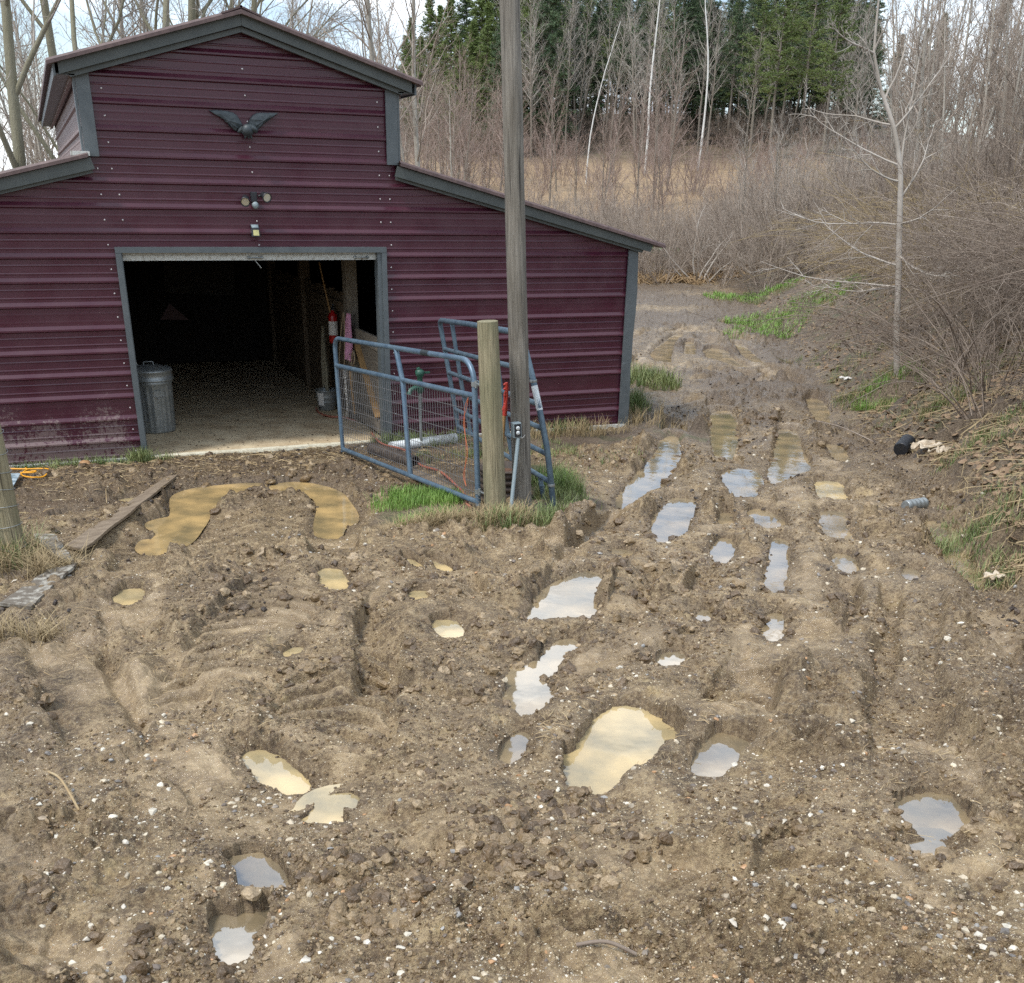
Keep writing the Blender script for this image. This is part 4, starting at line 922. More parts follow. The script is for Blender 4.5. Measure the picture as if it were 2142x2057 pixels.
# flood light under the eagle
fl = empty('flood_light', 'black two-headed motion sensor light above the barn doorway', 'light', loc=onplane(*z6(650, 1240), 1, -.02))
def pl(x, y, yy=-.06): v = onplane(*z6(x, y), 1, yy); return v-fl.location
mb = MB(); a = pl(600, 1185, -.02); b_ = pl(700, 1320, -.09); mb.box(a, b_); mb.build('junction_box', MAT['black'], fl, .006)
for (p0, p1, p2) in (((585, 1255), (545, 1262), (548, 1318)), ((705, 1240), (770, 1225), (822, 1262))):
    A_ = pl(*p0, -.06); B_ = pl(*p1, -.09); C_ = pl(*p2, -.17)
    d = (C_-B_).normalized(); mb = MB(); mb.tube([A_, (A_+B_)/2, B_], .012, 8)
    mb.lathe([(.012, -.02), (.03, -.012), (.036, .03), (.047, .062), (.049, .085), (.044, .085), (.040, .07)], B_, 16, d); lo_ = mb.build('lamp_head', MAT['black'], fl)
    mb = MB(); mb.lathe([(.001, .074), (.039, .076)], B_, 16, d); mb.build('lens', MAT['glass'], lo_)
mb = MB(); mb.sphere(pl(670, 1350, -.08), (.036, .03, .035), 14, 8); mb.build('motion_sensor', MAT['conduit'], fl)
sb = empty('box_light', 'small black solar light with a pale yellow panel just above the doorway', 'light', loc=onplane(*z6(665, 1640), 1, -.02))
def pb(x, y, yy): return onplane(*z6(x, y), 1, yy)-sb.location
mb = MB(); a = pb(605, 1590, -.02); b_ = pb(720, 1735, -.02)
mb.add([(a.x, 0, a.z), (b_.x, 0, a.z), (b_.x, 0, b_.z), (a.x, 0, b_.z), (a.x+.003, -.05, a.z-.03), (b_.x-.003, -.05, a.z-.03), (b_.x, -.07, b_.z), (a.x, -.07, b_.z)],
       [(4, 5, 1, 0), (7, 6, 5, 4), (6, 7, 3, 2), (5, 6, 2, 1), (7, 4, 0, 3), (0, 1, 2, 3)]); mb.build('housing', MAT['black'], sb, .004)
mb = MB(); z0_, z1_ = b_.z+.012, b_.z+.065; mb.add([(a.x+.016, -.0725, z0_), (b_.x-.012, -.0725, z0_), (b_.x-.012, -.064, z1_), (a.x+.016, -.064, z1_)], [(0, 1, 2, 3)]); mb.build('panel', MAT['yellowpad'], sb)
mb = MB(); mb.add([(a.x+.006, -.003, a.z+.002), (b_.x-.006, -.003, a.z+.002), (b_.x-.009, -.049, a.z-.026), (a.x+.009, -.049, a.z-.026)], [(3, 2, 1, 0)]); mb.build('solar_panel', MAT['conduit'], sb)
# ------------------------------------------------------------------ inside the barn
st = empty('stall_partition', 'weathered board stall wall with a post just inside the right door jamb', 'stall wall')
mb = MB()
yy = 1.5
while yy < 6.4: mb.box((1.33, yy, .05), (1.36, yy+.185, 1.52+.02*math.sin(yy*9))); yy += .19
mb.box((1.361, 1.5, .35), (1.40, 6.4, .48)); mb.box((1.29, 1.5, 1.30), (1.329, 3.4, 1.42)); mb.build('boards', MAT['darkwood'], st)
mb = MB(); mb.box((1.27, 1.30, .03), (1.41, 1.47, 2.9)); mb.build('post', MAT['greywood'], st)
mb = MB(); mb.box((1.27, 3.9, .03), (1.41, 4.04, 2.9)); mb.box((1.27, 6.4, .03), (1.41, 6.54, 2.9)); mb.build('post', MAT['darkwood'], st)
dr = MB()
for k in range(6): dr.box((1.345, .18+k*.185, .06), (1.37, .36+k*.185, 1.14))
dro = dr.build('lower_door', MAT['greywood'], st)
mb = MB(); mb.box((1.31, .16, 1.02), (1.344, 1.29, 1.17)); mb.box((1.31, .16, .07), (1.344, 1.29, .22)); mb.build('rail', MAT['greywood'], dro)
mb = MB(); mb.bar((1.325, 1.05, .98), (1.325, .22, .25), .026, .10, (1, 0, 0)); mb.build('brace', MAT['ash'], dro)
mb = MB(); mb.box((1.30, 1.18, .95), (1.309, 1.26, 1.05)); mb.tube([(1.3, 1.22, .98), (1.27, 1.22, .93), (1.29, 1.22, .86)], .01, 6); mb.build('latch', MAT['rust'], dro)
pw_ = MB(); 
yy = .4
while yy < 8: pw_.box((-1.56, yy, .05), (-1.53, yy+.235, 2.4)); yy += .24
tag(pw_.build('added_plank_wall', MAT['dark']), 'near-black plank wall added to keep the left side of the barn aisle dark', 'plank wall')  # planks added and blackened so the aisle stays dark
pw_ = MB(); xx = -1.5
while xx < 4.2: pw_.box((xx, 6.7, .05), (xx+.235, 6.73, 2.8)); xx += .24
tag(pw_.build('added_plank_wall', MAT['dark']), 'near-black plank wall added to keep the far end of the aisle dark', 'plank wall')  # added screen of blackened planks, keeps the rear in darkness
def add_dark_liner():  # unseen black panels added so the wall backs reflect little light
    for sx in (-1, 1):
        mb = MB(); mb.box((sx*1.62, .13, .04), (sx*4.48, .15, 2.05)); mb.build('added_dark_lining', MAT['dark'], barn)
    mb = MB(); mb.box((-1.5, .13, 2.22), (1.5, .15, 3.7)); mb.build('added_dark_lining', MAT['dark'], barn)
add_dark_liner()
# pale sheet and red triangle at the back, barn shade put into their colours
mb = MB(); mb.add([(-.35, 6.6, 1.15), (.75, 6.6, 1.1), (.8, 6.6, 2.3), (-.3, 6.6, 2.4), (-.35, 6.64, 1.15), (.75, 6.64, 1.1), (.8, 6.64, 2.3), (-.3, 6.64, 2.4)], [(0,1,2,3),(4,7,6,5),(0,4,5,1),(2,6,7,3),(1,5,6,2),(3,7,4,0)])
tag(mb.build('pale_tarp', mat('shade_dimmed_sheet', (.055, .05, .042), .9)), 'pale sheet hanging at the back of the barn, coloured dim for shade', 'sheet')
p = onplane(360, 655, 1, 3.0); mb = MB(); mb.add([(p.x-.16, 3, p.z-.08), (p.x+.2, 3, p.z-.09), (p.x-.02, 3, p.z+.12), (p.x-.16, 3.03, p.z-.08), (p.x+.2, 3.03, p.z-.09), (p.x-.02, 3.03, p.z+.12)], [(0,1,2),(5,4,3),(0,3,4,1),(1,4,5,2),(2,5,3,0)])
tag(mb.build('warning_triangle', mat('shade_dimmed_red', (.022, .002, .002), .7)), 'red triangle sign, coloured dim for the dark of the barn', 'sign')
# galvanised trash can
tcn = empty('trash_can', 'galvanised ribbed steel trash can with its lid on just inside the left door jamb', 'trash can', loc=(-1.13, 1.36, .03))
def ribm(a, i): return 1+.018*(1 if math.sin(a*22) > 0 else -1)*(1 if 3 <= i <= 10 else 0)
mb = MB(); pr = [(.01, 0), (.215, 0), (.225, .01), (.222, .03), (.223, .05)]+[(.223+.012*k/6, .05+.48*k/6) for k in range(1, 7)]+[(.243, .56), (.25, .575), (.243, .59), (.245, .66)]
mb.lathe(pr, n=88, mod=ribm); mb.build('body', MAT['galv'], tcn)
mb = MB(); mb.lathe([(.262, .60), (.268, .605), (.262, .62), (.255, .63), (.25, .69), (.262, .70), (.262, .715), (.24, .735), (.12, .76), (.01, .765)], n=48); lid = mb.build('lid', MAT['galv'], tcn)
mb = MB(); mb.tube([(-.06, 0, .755), (-.05, 0, .80), (.05, 0, .80), (.06, 0, .755)], .008, 6); mb.build('handle', MAT['galv'], lid)
mb = MB(); mb.tube([(.02, -.245, .44), (.03, -.275, .42), (.09, -.27, .42), (.10, -.235, .44)], .006, 6); mb.box((.0, -.243, .43), (.11, -.235, .50)); mb.build('handle', MAT['galv'], tcn)
for k, (x0, y0, x1, y1, z1) in enumerate(((-1.05, 2.0, -1.45, 2.2, 1.35), (-1.18, 1.95, -1.5, 2.1, 1.15))):
    mb = MB(); mb.bar((x0, y0, .05), (x1, y1, z1), .09, .02, (0, -1, .2)); tag(mb.build('leaning_board', MAT['white']), ('longer ' if k == 0 else 'shorter ')+'pale board leaning behind the trash can', 'board')
# bucket
bk = empty('bucket', 'galvanised bucket with a white label standing by the stall wall', 'bucket', loc=(1.13, 2.05, .035))
mb = MB(); mb.lathe([(.01, 0), (.105, 0), (.11, .008), (.125, .10), (.129, .105), (.127, .112), (.135, .16), (.139, .165), (.137, .172), (.15, .25), (.156, .256), (.152, .262), (.145, .25), (.11, .02), (.01, .015)], n=40); mb.build('body', MAT['galv'], bk)
mb = MB(); V = []
for i in range(7):
    a = math.radians(205+i*6); V += [(.134*math.cos(a), .134*math.sin(a), .07), (.156*math.cos(a), .156*math.sin(a), .235)]
mb.add(V, [(2*i, 2*i+2, 2*i+3, 2*i+1) for i in range(6)]); mb.build('label', MAT['whiterag'], bk)
mb = MB(); mb.tube([(.15*math.cos(a), .15*math.sin(a)*.3-.15*abs(math.sin(a)), .25-.03*math.sin(a)) for a in [math.pi*i/10 for i in range(11)]], .004, 5); mb.build('handle', MAT['wire'], bk)
# extinguisher
ex = empty('fire_extinguisher', 'red fire extinguisher hanging on the stall wall beside the pink towel', 'fire extinguisher', loc=onplane(697, 684, 0, 1.23))
mb = MB(); mb.lathe([(.01, -.20), (.05, -.20), (.058, -.19), (.058, .12), (.05, .155), (.025, .18), (.018, .20)], n=20); mb.build('cylinder', MAT['redlamp'], ex)
mb = MB(); mb.lathe([(.0592, -.10), (.0592, .07)], n=20); mb.build('label', MAT['whiterag'], ex)
mb = MB(); mb.box((-.018, -.02, .20), (.018, .02, .24)); mb.bar((0, 0, .25), (-.02, -.12, .28), .02, .012); mb.bar((0, 0, .235), (-.02, -.11, .22), .02, .01); mb.tube([(0, .02, .22), (0, .08, .18), (0, .085, 0), (0, .07, -.1)], .01, 6); mb.build('valve', MAT['black'], ex)
def cloth(name, cx, cy, cz, w, h, matk, label, folds=4, taper=.35, x=1.27):
    nx, nz = 22, 20; V = []; Fs = []
    for side in (0, 1):
        for j in range(nz+1):
            v = j/nz; ww = w*(taper+(1-taper)*min(1, v*1.6))*(1-.35*max(0, v-.75)*2)
            for i in range(nx+1):
                u = i/nx-.5; V.append((x-.02-.03*abs(math.sin(u*folds*math.pi+v*1.2))*(.4+v)+(.012 if side else 0), cy+u*ww+.02*math.sin(v*5), cz-h*v-.06*abs(math.sin(u*7+1))*(v > .95)))
    o = (nx+1)*(nz+1)
    for j in range(nz):
        for i in range(nx):
            a = j*(nx+1)+i; Fs += [(a, a+1, a+nx+2, a+nx+1), (o+a, o+a+nx+1, o+a+nx+2, o+a+1)]
    mb = MB(); mb.add(V, Fs, True); return tag(mb.build(name, MAT[matk]), label, 'cloth')
p = onplane(729, 665, 0, 1.25); cloth('towel', 0, p.y, p.z+.05, .34, .50, 'pink', 'pink towel hanging on the stall wall beside the fire extinguisher')
p = onplane(684, 700, 0, 1.22); cloth('sack_cloth', 0, p.y, p.z+.1, .30, .78, 'beige_cloth', 'drab cloth hanging in a long fold left of the fire extinguisher', 5, .3, 1.2)
def wavy(pts, r, n=6, k=5):
    """smooth curve through points"""
    P = [Vector(p) for p in pts]; out = []
    for i in range(len(P)-1):
        p0 = P[max(i-1, 0)]; p1 = P[i]; p2 = P[i+1]; p3 = P[min(i+2, len(P)-1)]
        for j in range(k):
            t = j/k; out.append(.5*((2*p1)+(p2-p0)*t+(2*p0-5*p1+4*p2-p3)*t*t+(3*p1-p0-3*p2+p3)*t**3))
    out.append(P[-1]); mb = MB(); mb.tube(out, r, n); return mb
for x0, nm, lb in ((714, 'halter', 'beige rope halter hanging between the fire extinguisher and the pink towel'), (738, 'lead_rope', 'beige lead rope looped below the pink towel')):
    q = lambda dx, y: onplane(x0+dx, y, 0, 1.22)
    wavy([q(4, 655), q(-1, 700), q(-4, 760), q(0, 775), q(6, 765), q(7, 700), q(5, 655)] if nm == 'halter' else [q(-6, 740), q(-8, 755), q(0, 765), q(4, 750), q(0, 735), q(-3, 770), q(0, 800)], .009).build(nm, MAT['beige'])
    tag(bpy.data.objects[nm], lb, 'rope')
mb = MB(); mb.tube([onplane(668, 550, 0, 1.18), onplane(692, 660, 0, 1.22), onplane(700, 690, 0, 1.24)], .012, 8); tag(mb.build('broom_handle', MAT['ash']), 'thin wooden broom handle slanting down to the fire extinguisher', 'tool')
mb = MB(); a = onplane(731, 770, 0, 1.20); b_ = onplane(742, 866, 0, 1.24); mb.tube([a, b_], .014, 8); tag(mb.build('shovel_handle', MAT['ash']), 'pale wooden tool handle standing below the pink towel', 'tool')
mb = MB(); a = onplane(727, 760, 0, 1.26); b_ = onplane(733, 862, 0, 1.29); mb.tube([a, b_], .011, 8); tag(mb.build('fork_handle', MAT['darkwood']), 'thin dark tool handle standing beside the pale one', 'tool')
# dirt and droppings on the slab are part of it: scattered chaff
x = rng.uniform(-1.3, 1.28, 900); y = np.abs(rng.normal(0, 1.1, 900))+.05; V, Fq = lumps(x, y, np.full(900, .032), .0032*np.exp(rng.uniform(0, 1, 900)**3*1.6), .1, (.08, .25), IV, IF, .3)
tag(link('chaff', bigmesh('chaff', V, Fq, False), MAT['crumbdark']), 'dark chaff and crumbs of mud on the barn floor', None, None, 'stuff')
# ------------------------------------------------------------------ posts
def leanpost(name, base_, top_, r0, r1, mk, label, cat, n=28, seg=26, seed=1):
    b0 = Vector(base_); t0 = Vector(top_); ax_ = (t0-b0); Lg = ax_.length
    mb = MB(); V = []; rnd = random.Random(seed); ph = [rnd.uniform(0, 6.28) for _ in range(6)]
    for i in range(seg+1):
        h = Lg*i/seg; r = r0+(r1-r0)*i/seg
        if i == seg: r *= .985
        for j in range(n):
            a = 2*math.pi*j/n; k = 1+.022*math.sin(2*a+ph[0]+h*.5)+.013*math.sin(5*a+ph[1]+h*1.3)+.02*math.sin(h*3.1+ph[2])*math.sin(a+ph[3])+.012*math.sin(h*8+ph[4])
            d_ = (a-4.1+math.pi) % (2*math.pi)-math.pi; k -= .09*math.exp(-(d_/.09)**2)*(1 if .1 < i/seg < .97 else 0)
            V.append((r*k*math.cos(a), r*k*math.sin(a), h))
    mb.add(V, [(i*n+j, i*n+(j+1) % n, (i+1)*n+(j+1) % n, (i+1)*n+j) for i in range(seg) for j in range(n)], True)
    mb.add(V[-n:], [tuple(range(n))])
    o = mb.build(name, MAT[mk]); o.location = b0; o.rotation_mode = 'QUATERNION'; o.rotation_quaternion = Vector((0, 0, 1)).rotation_difference(ax_.normalized())
    bpy.context.view_layer.update()
    return tag(o, label, cat)
fpost = leanpost('fence_post', onplane(1039, 1092, 1, -3.85)-Vector((0, 0, .15)), onplane(1020, 672, 1, -3.85), .094, .083, 'post', 'short pale treated wood post the blue mesh gate hangs on', 'post', seed=3)
pb0 = onplane(1093, 1058, 1, -3.75); pt0 = onplane(1066, 0, 1, -3.75); pdir = (pt0-pb0).normalized()
upole = leanpost('utility_pole', pb0-pdir*.25, pb0+pdir*5.6, .083, .068, 'pole', 'tall grey weathered wooden pole with an outlet box rising out of the picture', 'pole', seg=60, seed=8)
upinv = upole.matrix_world.inverted()
def onp(px, py, yy=-3.86): return upinv@onplane(px, py, 1, yy)
# outlet box, conduit and cable belong to the pole
def zp(x, y): return 1000+x*.2232, 680+y*.2232
c0 = onp(*zp(362, 985)); bx = MB(); bx.box((c0.x-.036, c0.y-.02, c0.z-.062), (c0.x+.036, c0.y+.045, c0.z+.062)); 
ob = bx.build('outlet_box', MAT['conduit'], upole, .004)
mb = MB(); mb.box((c0.x-.029, c0.y-.024, c0.z-.053), (c0.x+.029, c0.y-.021, c0.z+.053)); mb.build('face', MAT['black'], ob)
for s_ in (-1, 1):
    mb = MB(); mb.lathe([(.001, 0), (.0165, 0), (.0165, .006), (.001, .006)], (c0.x+.001, c0.y-.0245, c0.z+s_*.0195), 18, (0, -1, 0)); so_ = mb.build('socket', MAT['pvc'], ob)
    mb = MB(); mb.box((c0.x-.007, c0.y-.0325, c0.z+s_*.0195-.002), (c0.x-.005, c0.y-.031, c0.z+s_*.0195+.007)); mb.box((c0.x+.006, c0.y-.0325, c0.z+s_*.0195-.002), (c0.x+.008, c0.y-.031, c0.z+s_*.0195+.007)); mb.build('slots', MAT['black'], so_)
mb = MB(); mb.tube([onp(*zp(375, 1062), -3.87), onp(*zp(352, 1300), -3.90), onp(*zp(303, 1770), -3.97)], .0165, 12); mb.build('conduit', MAT['conduit'], upole)
cbm = wavy([onp(*zp(400, 1060), -3.86), onp(*zp(425, 1050), -3.85), onp(*zp(447, 980), -3.80), onp(*zp(436, 700), -3.77), onp(*zp(420, 0), -3.76), onp(1089, 400, -3.76), onp(1083, 0, -3.76), onp(1078, -400, -3.76)], .0045); cbm.build('cable', MAT['whiterag'], upole)
# ------------------------------------------------------------------ blue mesh gate
gA = np.array([1.15, -3.52]); gB = np.array([.76, -.38]); gu = (gB-gA)/np.linalg.norm(gB-gA)
gate = empty('mesh_gate', 'blue tube gate with wire mesh standing open from the short post', 'gate', loc=(gA[0], gA[1], .17))
def G3(u, v):   # along the gate, up the gate (gate sags 3.3 degrees towards its free end)
    c, s = math.cos(-.056), math.sin(-.056); a = u*c-v*s*0-v*math.sin(-.075); z = v*math.cos(.06)+u*s
    return Vector((gu[0]*a, gu[1]*a, z))
def arc(c, r, a0, a1, k=6): return [(c[0]+r*math.cos(math.radians(a0+(a1-a0)*i/k)), c[1]+r*math.sin(math.radians(a0+(a1-a0)*i/k))) for i in range(k+1)]
GL, GH, rr_ = 3.28, 1.235, .0245
o_ = [(0, .0), (0, .4), (0, GH-.2)]+arc((.2, GH-.2), .2, 180, 90)+[(1, GH), (2, GH), (GL-.12, GH)]+arc((GL-.12, GH-.12), .12, 90, 0)+[(GL, .6), (GL, 0.0)]
mb = MB(); mb.tube([G3(*p) for p in o_], rr_, 12); mb.tube([G3(0, .03), G3(GL/2, .03), G3(GL, .03)], rr_, 12); mb.build('frame', MAT['gate'], gate)
mb = MB(); mb.tube([G3(0, GH-.29), G3(GL/2, GH-.29), G3(GL, GH-.29)], rr_, 12); mb.build('middle_rail', MAT['gate'], gate)
mb = MB()
pp = [G3(1.44, .03), G3(1.50, GH-.30), G3(1.62, GH)]
nrm = Vector((-gu[1], gu[0], 0))
mb.tube([pp[0], pp[1], pp[2]], .026, 10); mb.build('stay', MAT['gate'], gate)
mb = MB(); rw2 = .0023
nv = 62
for i in range(1, nv):
    u = GL*i/nv; mb.tube([G3(u, .04), G3(u, GH-.30)], rw2, 4, False)
for k in range(1, 9):
    v = .04+(GH-.34)*(k/9)**1.15; mb.tube([G3(0, v), G3(GL, v)], rw2*1.15, 4, False)
mb.build('wire_mesh', MAT['wire'], gate)
def chain(pts, name, parent):
    mb = MB(); L_ = 0
    for a, b_ in zip(pts[:-1], pts[1:]):
        a = Vector(a); b_ = Vector(b_); n = max(1, int((b_-a).length/.026)); d = (b_-a)/n
        for i in range(n):
            c = a+d*(i+.5); e1 = d.normalized(); e2 = e1.orthogonal().normalized(); 
            if i % 2: e2 = e1.cross(e2)
            ring = [c+e1*.018*math.cos(t)+e2*.010*math.sin(t) for t in [2*math.pi*q/8 for q in range(9)]]
            mb.tube(ring, .0034, 5, False)
    return mb.build(name, MAT['chain'], parent)
chain([G3(GL-.16, GH-.3)-nrm*.02, G3(GL-.2, .55)-nrm*.02, G3(GL-.12, .40)-nrm*.03], 'chain', gate); chain([G3(GL-.24, GH-.3)-nrm*.02, G3(GL-.15, .66)-nrm*.02], 'chain', gate)
for v in (GH-.19, .13):
    mb = MB(); mb.tube([G3(-.03, v-.03), G3(-.03, v+.03)], .016, 8); mb.lathe([(.030, -.02), (.030, .02)], G3(0, v), 14); mb.tube([G3(0, v)-nrm*.0, G3(-.20, v)], .008, 8); mb.box(G3(-.03, v)-Vector((.012, .04, .012)), G3(-.03, v)+Vector((.012, .012, .012))); mb.build('hinge', MAT['galv'], gate)
mb = MB(); q1, q2 = G3(.86, GH), G3(1.02, GH); mb.tube([q1, q2], rr_+.0012, 12, False); mb.build('worn_decal', MAT['iron'], gate)
# orange twine tied on the gate
def gw(px, py): v = vplane(gA, gB, px, py); return v
def g4(x, y): return 660+x*.3061, 640+y*.3061
tw = MB()
for off in (0, 1):
    tw.v += []; w_ = wavy([gw(*g4(1065, 625)), gw(*g4(1040+14*off, 700)), gw(*g4(1040-8*off, 800)), gw(*g4(1050+10*off, 1000)), gw(*g4(1040-9*off, 1150)), gw(*g4(1050, 1230))], .0028, 5)
    tw.add([Vector(v)-nrm*-.03 for v in w_.v], w_.f, True)
tag(tw.build('baling_twine', MAT['baler']), 'orange baling twine hanging on the mesh gate near the post', 'twine')
# ------------------------------------------------------------------ second gate leaning behind
hA = np.array([1.80, -3.72]); hB = np.array([2.12, -.50]); hu = (hB-hA)/np.linalg.norm(hB-hA); hn = np.array([-hu[1], hu[0]])
gate2 = empty('tube_gate', 'bare blue tube gate leaning behind the grey pole', 'gate', loc=(hA[0], hA[1], .14))
def H3(u, v): return Vector((hu[0]*u+hn[0]*v*.17, hu[1]*u+hn[1]*v*.17, v*.985-u*.035))
HL, HH = 3.35, 1.50
o_ = [(0.02, -.02), (-.02, .3), (-.03, .55), (.04, .9), (.12, 1.15), (.20, HH-.16)]+[(.24, HH-.07), (.33, HH-.015), (.42, HH)]+[(1, HH-.02), (2, HH-.05), (HL-.1, HH-.10)]+[(HL-.02, HH-.12), (HL, HH-.17), (HL-.01, HH-.3)]+[(HL-.02, .9), (HL-.03, .5), (HL-.02, .12)]
mb = MB(); mb.tube([H3(*p) for p in o_], .027, 12); mb.build('frame', MAT['gate2'], gate2)
xs = lambda v: float(np.interp(v, [0, .3, .55, .9, 1.15, 1.4], [.02, -.02, -.03, .04, .12, .2]))
for v, vl in ((.24, .20), (.50, .40), (.72, .62), (.93, .82), (1.20, 1.08)):
    mb = MB(); mb.tube([H3(xs(v), v), H3(HL/2, (v+vl)/2), H3(HL-.02, vl)], .0235, 10); mb.build('rail', MAT['gate2'], gate2)
for u in (1.15, 2.75):
    mb = MB(); mb.tube([H3(u, .22), H3(u+.05, .75), H3(u+.02, HH-.06)], .024, 8); mb.build('stay', MAT['gate2'], gate2)
mb = MB(); mb.tube([H3(.30, .24), H3(.28, .0), H3(.22, -.06), H3(.04, -.08)], .022, 10)
for k in range(12): mb.lathe([(.0245, -.003), (.0245, .003)], H3(.282, .02+k*.012), 12)
mb.build('foot_brace', MAT['gate2'], gate2)
mb = MB()
for v in (1.12, .22):
    mb = MB(); mb.lathe([(.031, -.012), (.034, 0), (.031, .012)], H3(xs(v), v), 14); mb.build("clamp", MAT["galv"], gate2)

mb = MB(); mb.tube([H3(xs(.88), .88), H3(xs(1.08), 1.08)], .0285, 12, False); mb.build('sticker', MAT['pvc'], gate2)
# ------------------------------------------------------------------ things round the gates
v = onground(881, 937); hyd = empty('yard_hydrant', 'green-headed yard hydrant on a galvanised pipe behind the mesh gate', 'hydrant', loc=v)
mb = MB(); mb.tube([(0, 0, -.05), (0, 0, .66)], .019, 12); mb.build('pipe', MAT['galv'], hyd)
mb = MB(); mb.lathe([(.02, .62), (.042, .64), (.045, .70), (.034, .72), (.03, .80), (.05, .82), (.05, .87), (.02, .885)], n=16); mb.tube([(0, 0, .68), (-.07, -.03, .69), (-.13, -.05, .67), (-.15, -.06, .62)], [.026, .026, .024, .027], 10)
mb.bar((.02, 0, .70), (.13, 0, .69), .03, .035); mb.build('head', MAT['green'], hyd)
mb = MB(); mb.bar((0, 0, .86), (-.02, .0, .90), .05, .03); mb.bar((-.03, -.01, .845), (.12, .01, .845), .025, .02); mb.build('lever', MAT['green'], hyd)
def pipe(name, a, b_, r, mk, label, cat, ribs=False, n=20, sink=.3):
    a = Vector(a); b_ = Vector(b_); d = b_-a; k = max(2, int(d.length/.012)) if ribs else 3
    pr = [(r*(1-.0*i), 0) for i in ()]; mb = MB(); prof = []
    if ribs:
        for i in range(k+1): prof.append((r*(1+(.05 if (i//2) % 2 else -.04)), d.length*i/k))
        prof += [(r*.86, d.length), (r*.86, d.length*.02)]; prof = [(r*.86, .0)]+prof
    else: prof = [(r*.85, 0), (r, 0), (r, d.length), (r*.85, d.length), (r*.85, d.length*.3)]
    mb.lathe(prof, a, n, d); return tag(mb.build(name, MAT[mk]), label, cat)
a = onground(820, 946); b_ = onground(956, 927); pipe('plastic_pipe', a+Vector((0, .05, .05)), b_+Vector((0, .05, .05)), .055, 'pvc', 'white plastic pipe lying along the barn base behind the gate', 'pipe')
a = onground(778, 948); b_ = onground(868, 978); pipe('corrugated_pipe', a+Vector((0, 0, .05)), b_+Vector((0, .0, .05)), .07, 'brownrib', 'black corrugated pipe lying behind the mesh gate', 'pipe', True)
mb = MB(); a = onground(868, 996); b_ = onground(935, 1035); mb.bar(a+Vector((0, 0, .03)), b_+Vector((0, 0, .03)), .12, .05); mb.bar(a+Vector((.05, .07, .02)), b_+Vector((.09, .09, .02)), .05, .03); o = mb.build('rotten_plank', MAT['plank'], None, .008); tag(o, 'rotten plank lying under the mesh gate', 'plank')
pts = [(662, 862), (668, 872), (690, 880), (730, 884), (780, 896), (778, 915), (800, 945), (850, 968), (880, 978), (920, 1000), (955, 1020), (972, 1038), (976, 1055), (985, 1062)]
P3 = [onground(*p) for p in pts]
P3 = [Vector((p.x, p.y, max(gz(p.x, p.y), .03 if p.y > -.05 and abs(p.x) < 1.4 else -1)+.02+(.07 if i in (6, 7) else 0))) for i, p in enumerate(P3)]
tag(wavy(P3, .013, 8).build('garden_hose', MAT['orange']), 'faded orange hose running from the barn floor under the mesh gate', 'hose')
# ribbed basin behind the posts
v = onplane(1052, 1062, 1, -3.25); v.z = gz(v.x, v.y); bs = empty('ribbed_drum', 'ribbed brown-black plastic drum behind the two wooden posts', 'drum', loc=v)
pr = [(.20, 0)]
for k in range(5): z0_ = k*.058; pr += [(.205, z0_+.005), (.222, z0_+.012), (.222, z0_+.04), (.205, z0_+.048)]
pr += [(.225, .29), (.235, .30), (.225, .31), (.19, .31), (.18, .05), (.01, .05)]
mb = MB(); mb.lathe(pr, n=36); mb.build('body', MAT['brownrib'], bs); mb = MB(); mb.lathe([(.187, .25), (.01, .252)], n=24); mb.build('muddy_water', MAT['rust'], bs)
# red handled tool
tl = empty('post_tool', 'red iron tool head on a wooden handle leaning between the two posts', 'tool', loc=onplane(1050, 930, 1, -3.62))
def zt(x, y, yy=-3.62): return onplane(*zp(x, y), 1, yy)-tl.location
mb = MB(); mb.tube([zt(245, 850), zt(235, 1000), zt(222, 1250), zt(218, 1480)], .016, 10); mb.build('handle', MAT['ash'], tl)
mb = MB(); mb.tube([zt(265, 540), zt(266, 600), zt(270, 660), zt(262, 720), zt(252, 780), zt(250, 850)], [.014, .018, .013, .013, .022, .019], 10); mb.tube([zt(268, 590), zt(250, 640), zt(248, 720), zt(258, 775)], .009, 8)
for yy_ in (560, 600, 660, 740, 775): mb.sphere(zt(252, yy_), (.016, .012, .012), 8, 6)
mb.tube([zt(230, 790), zt(275, 800)], .012, 8); mb.build('head', MAT['red'], tl)
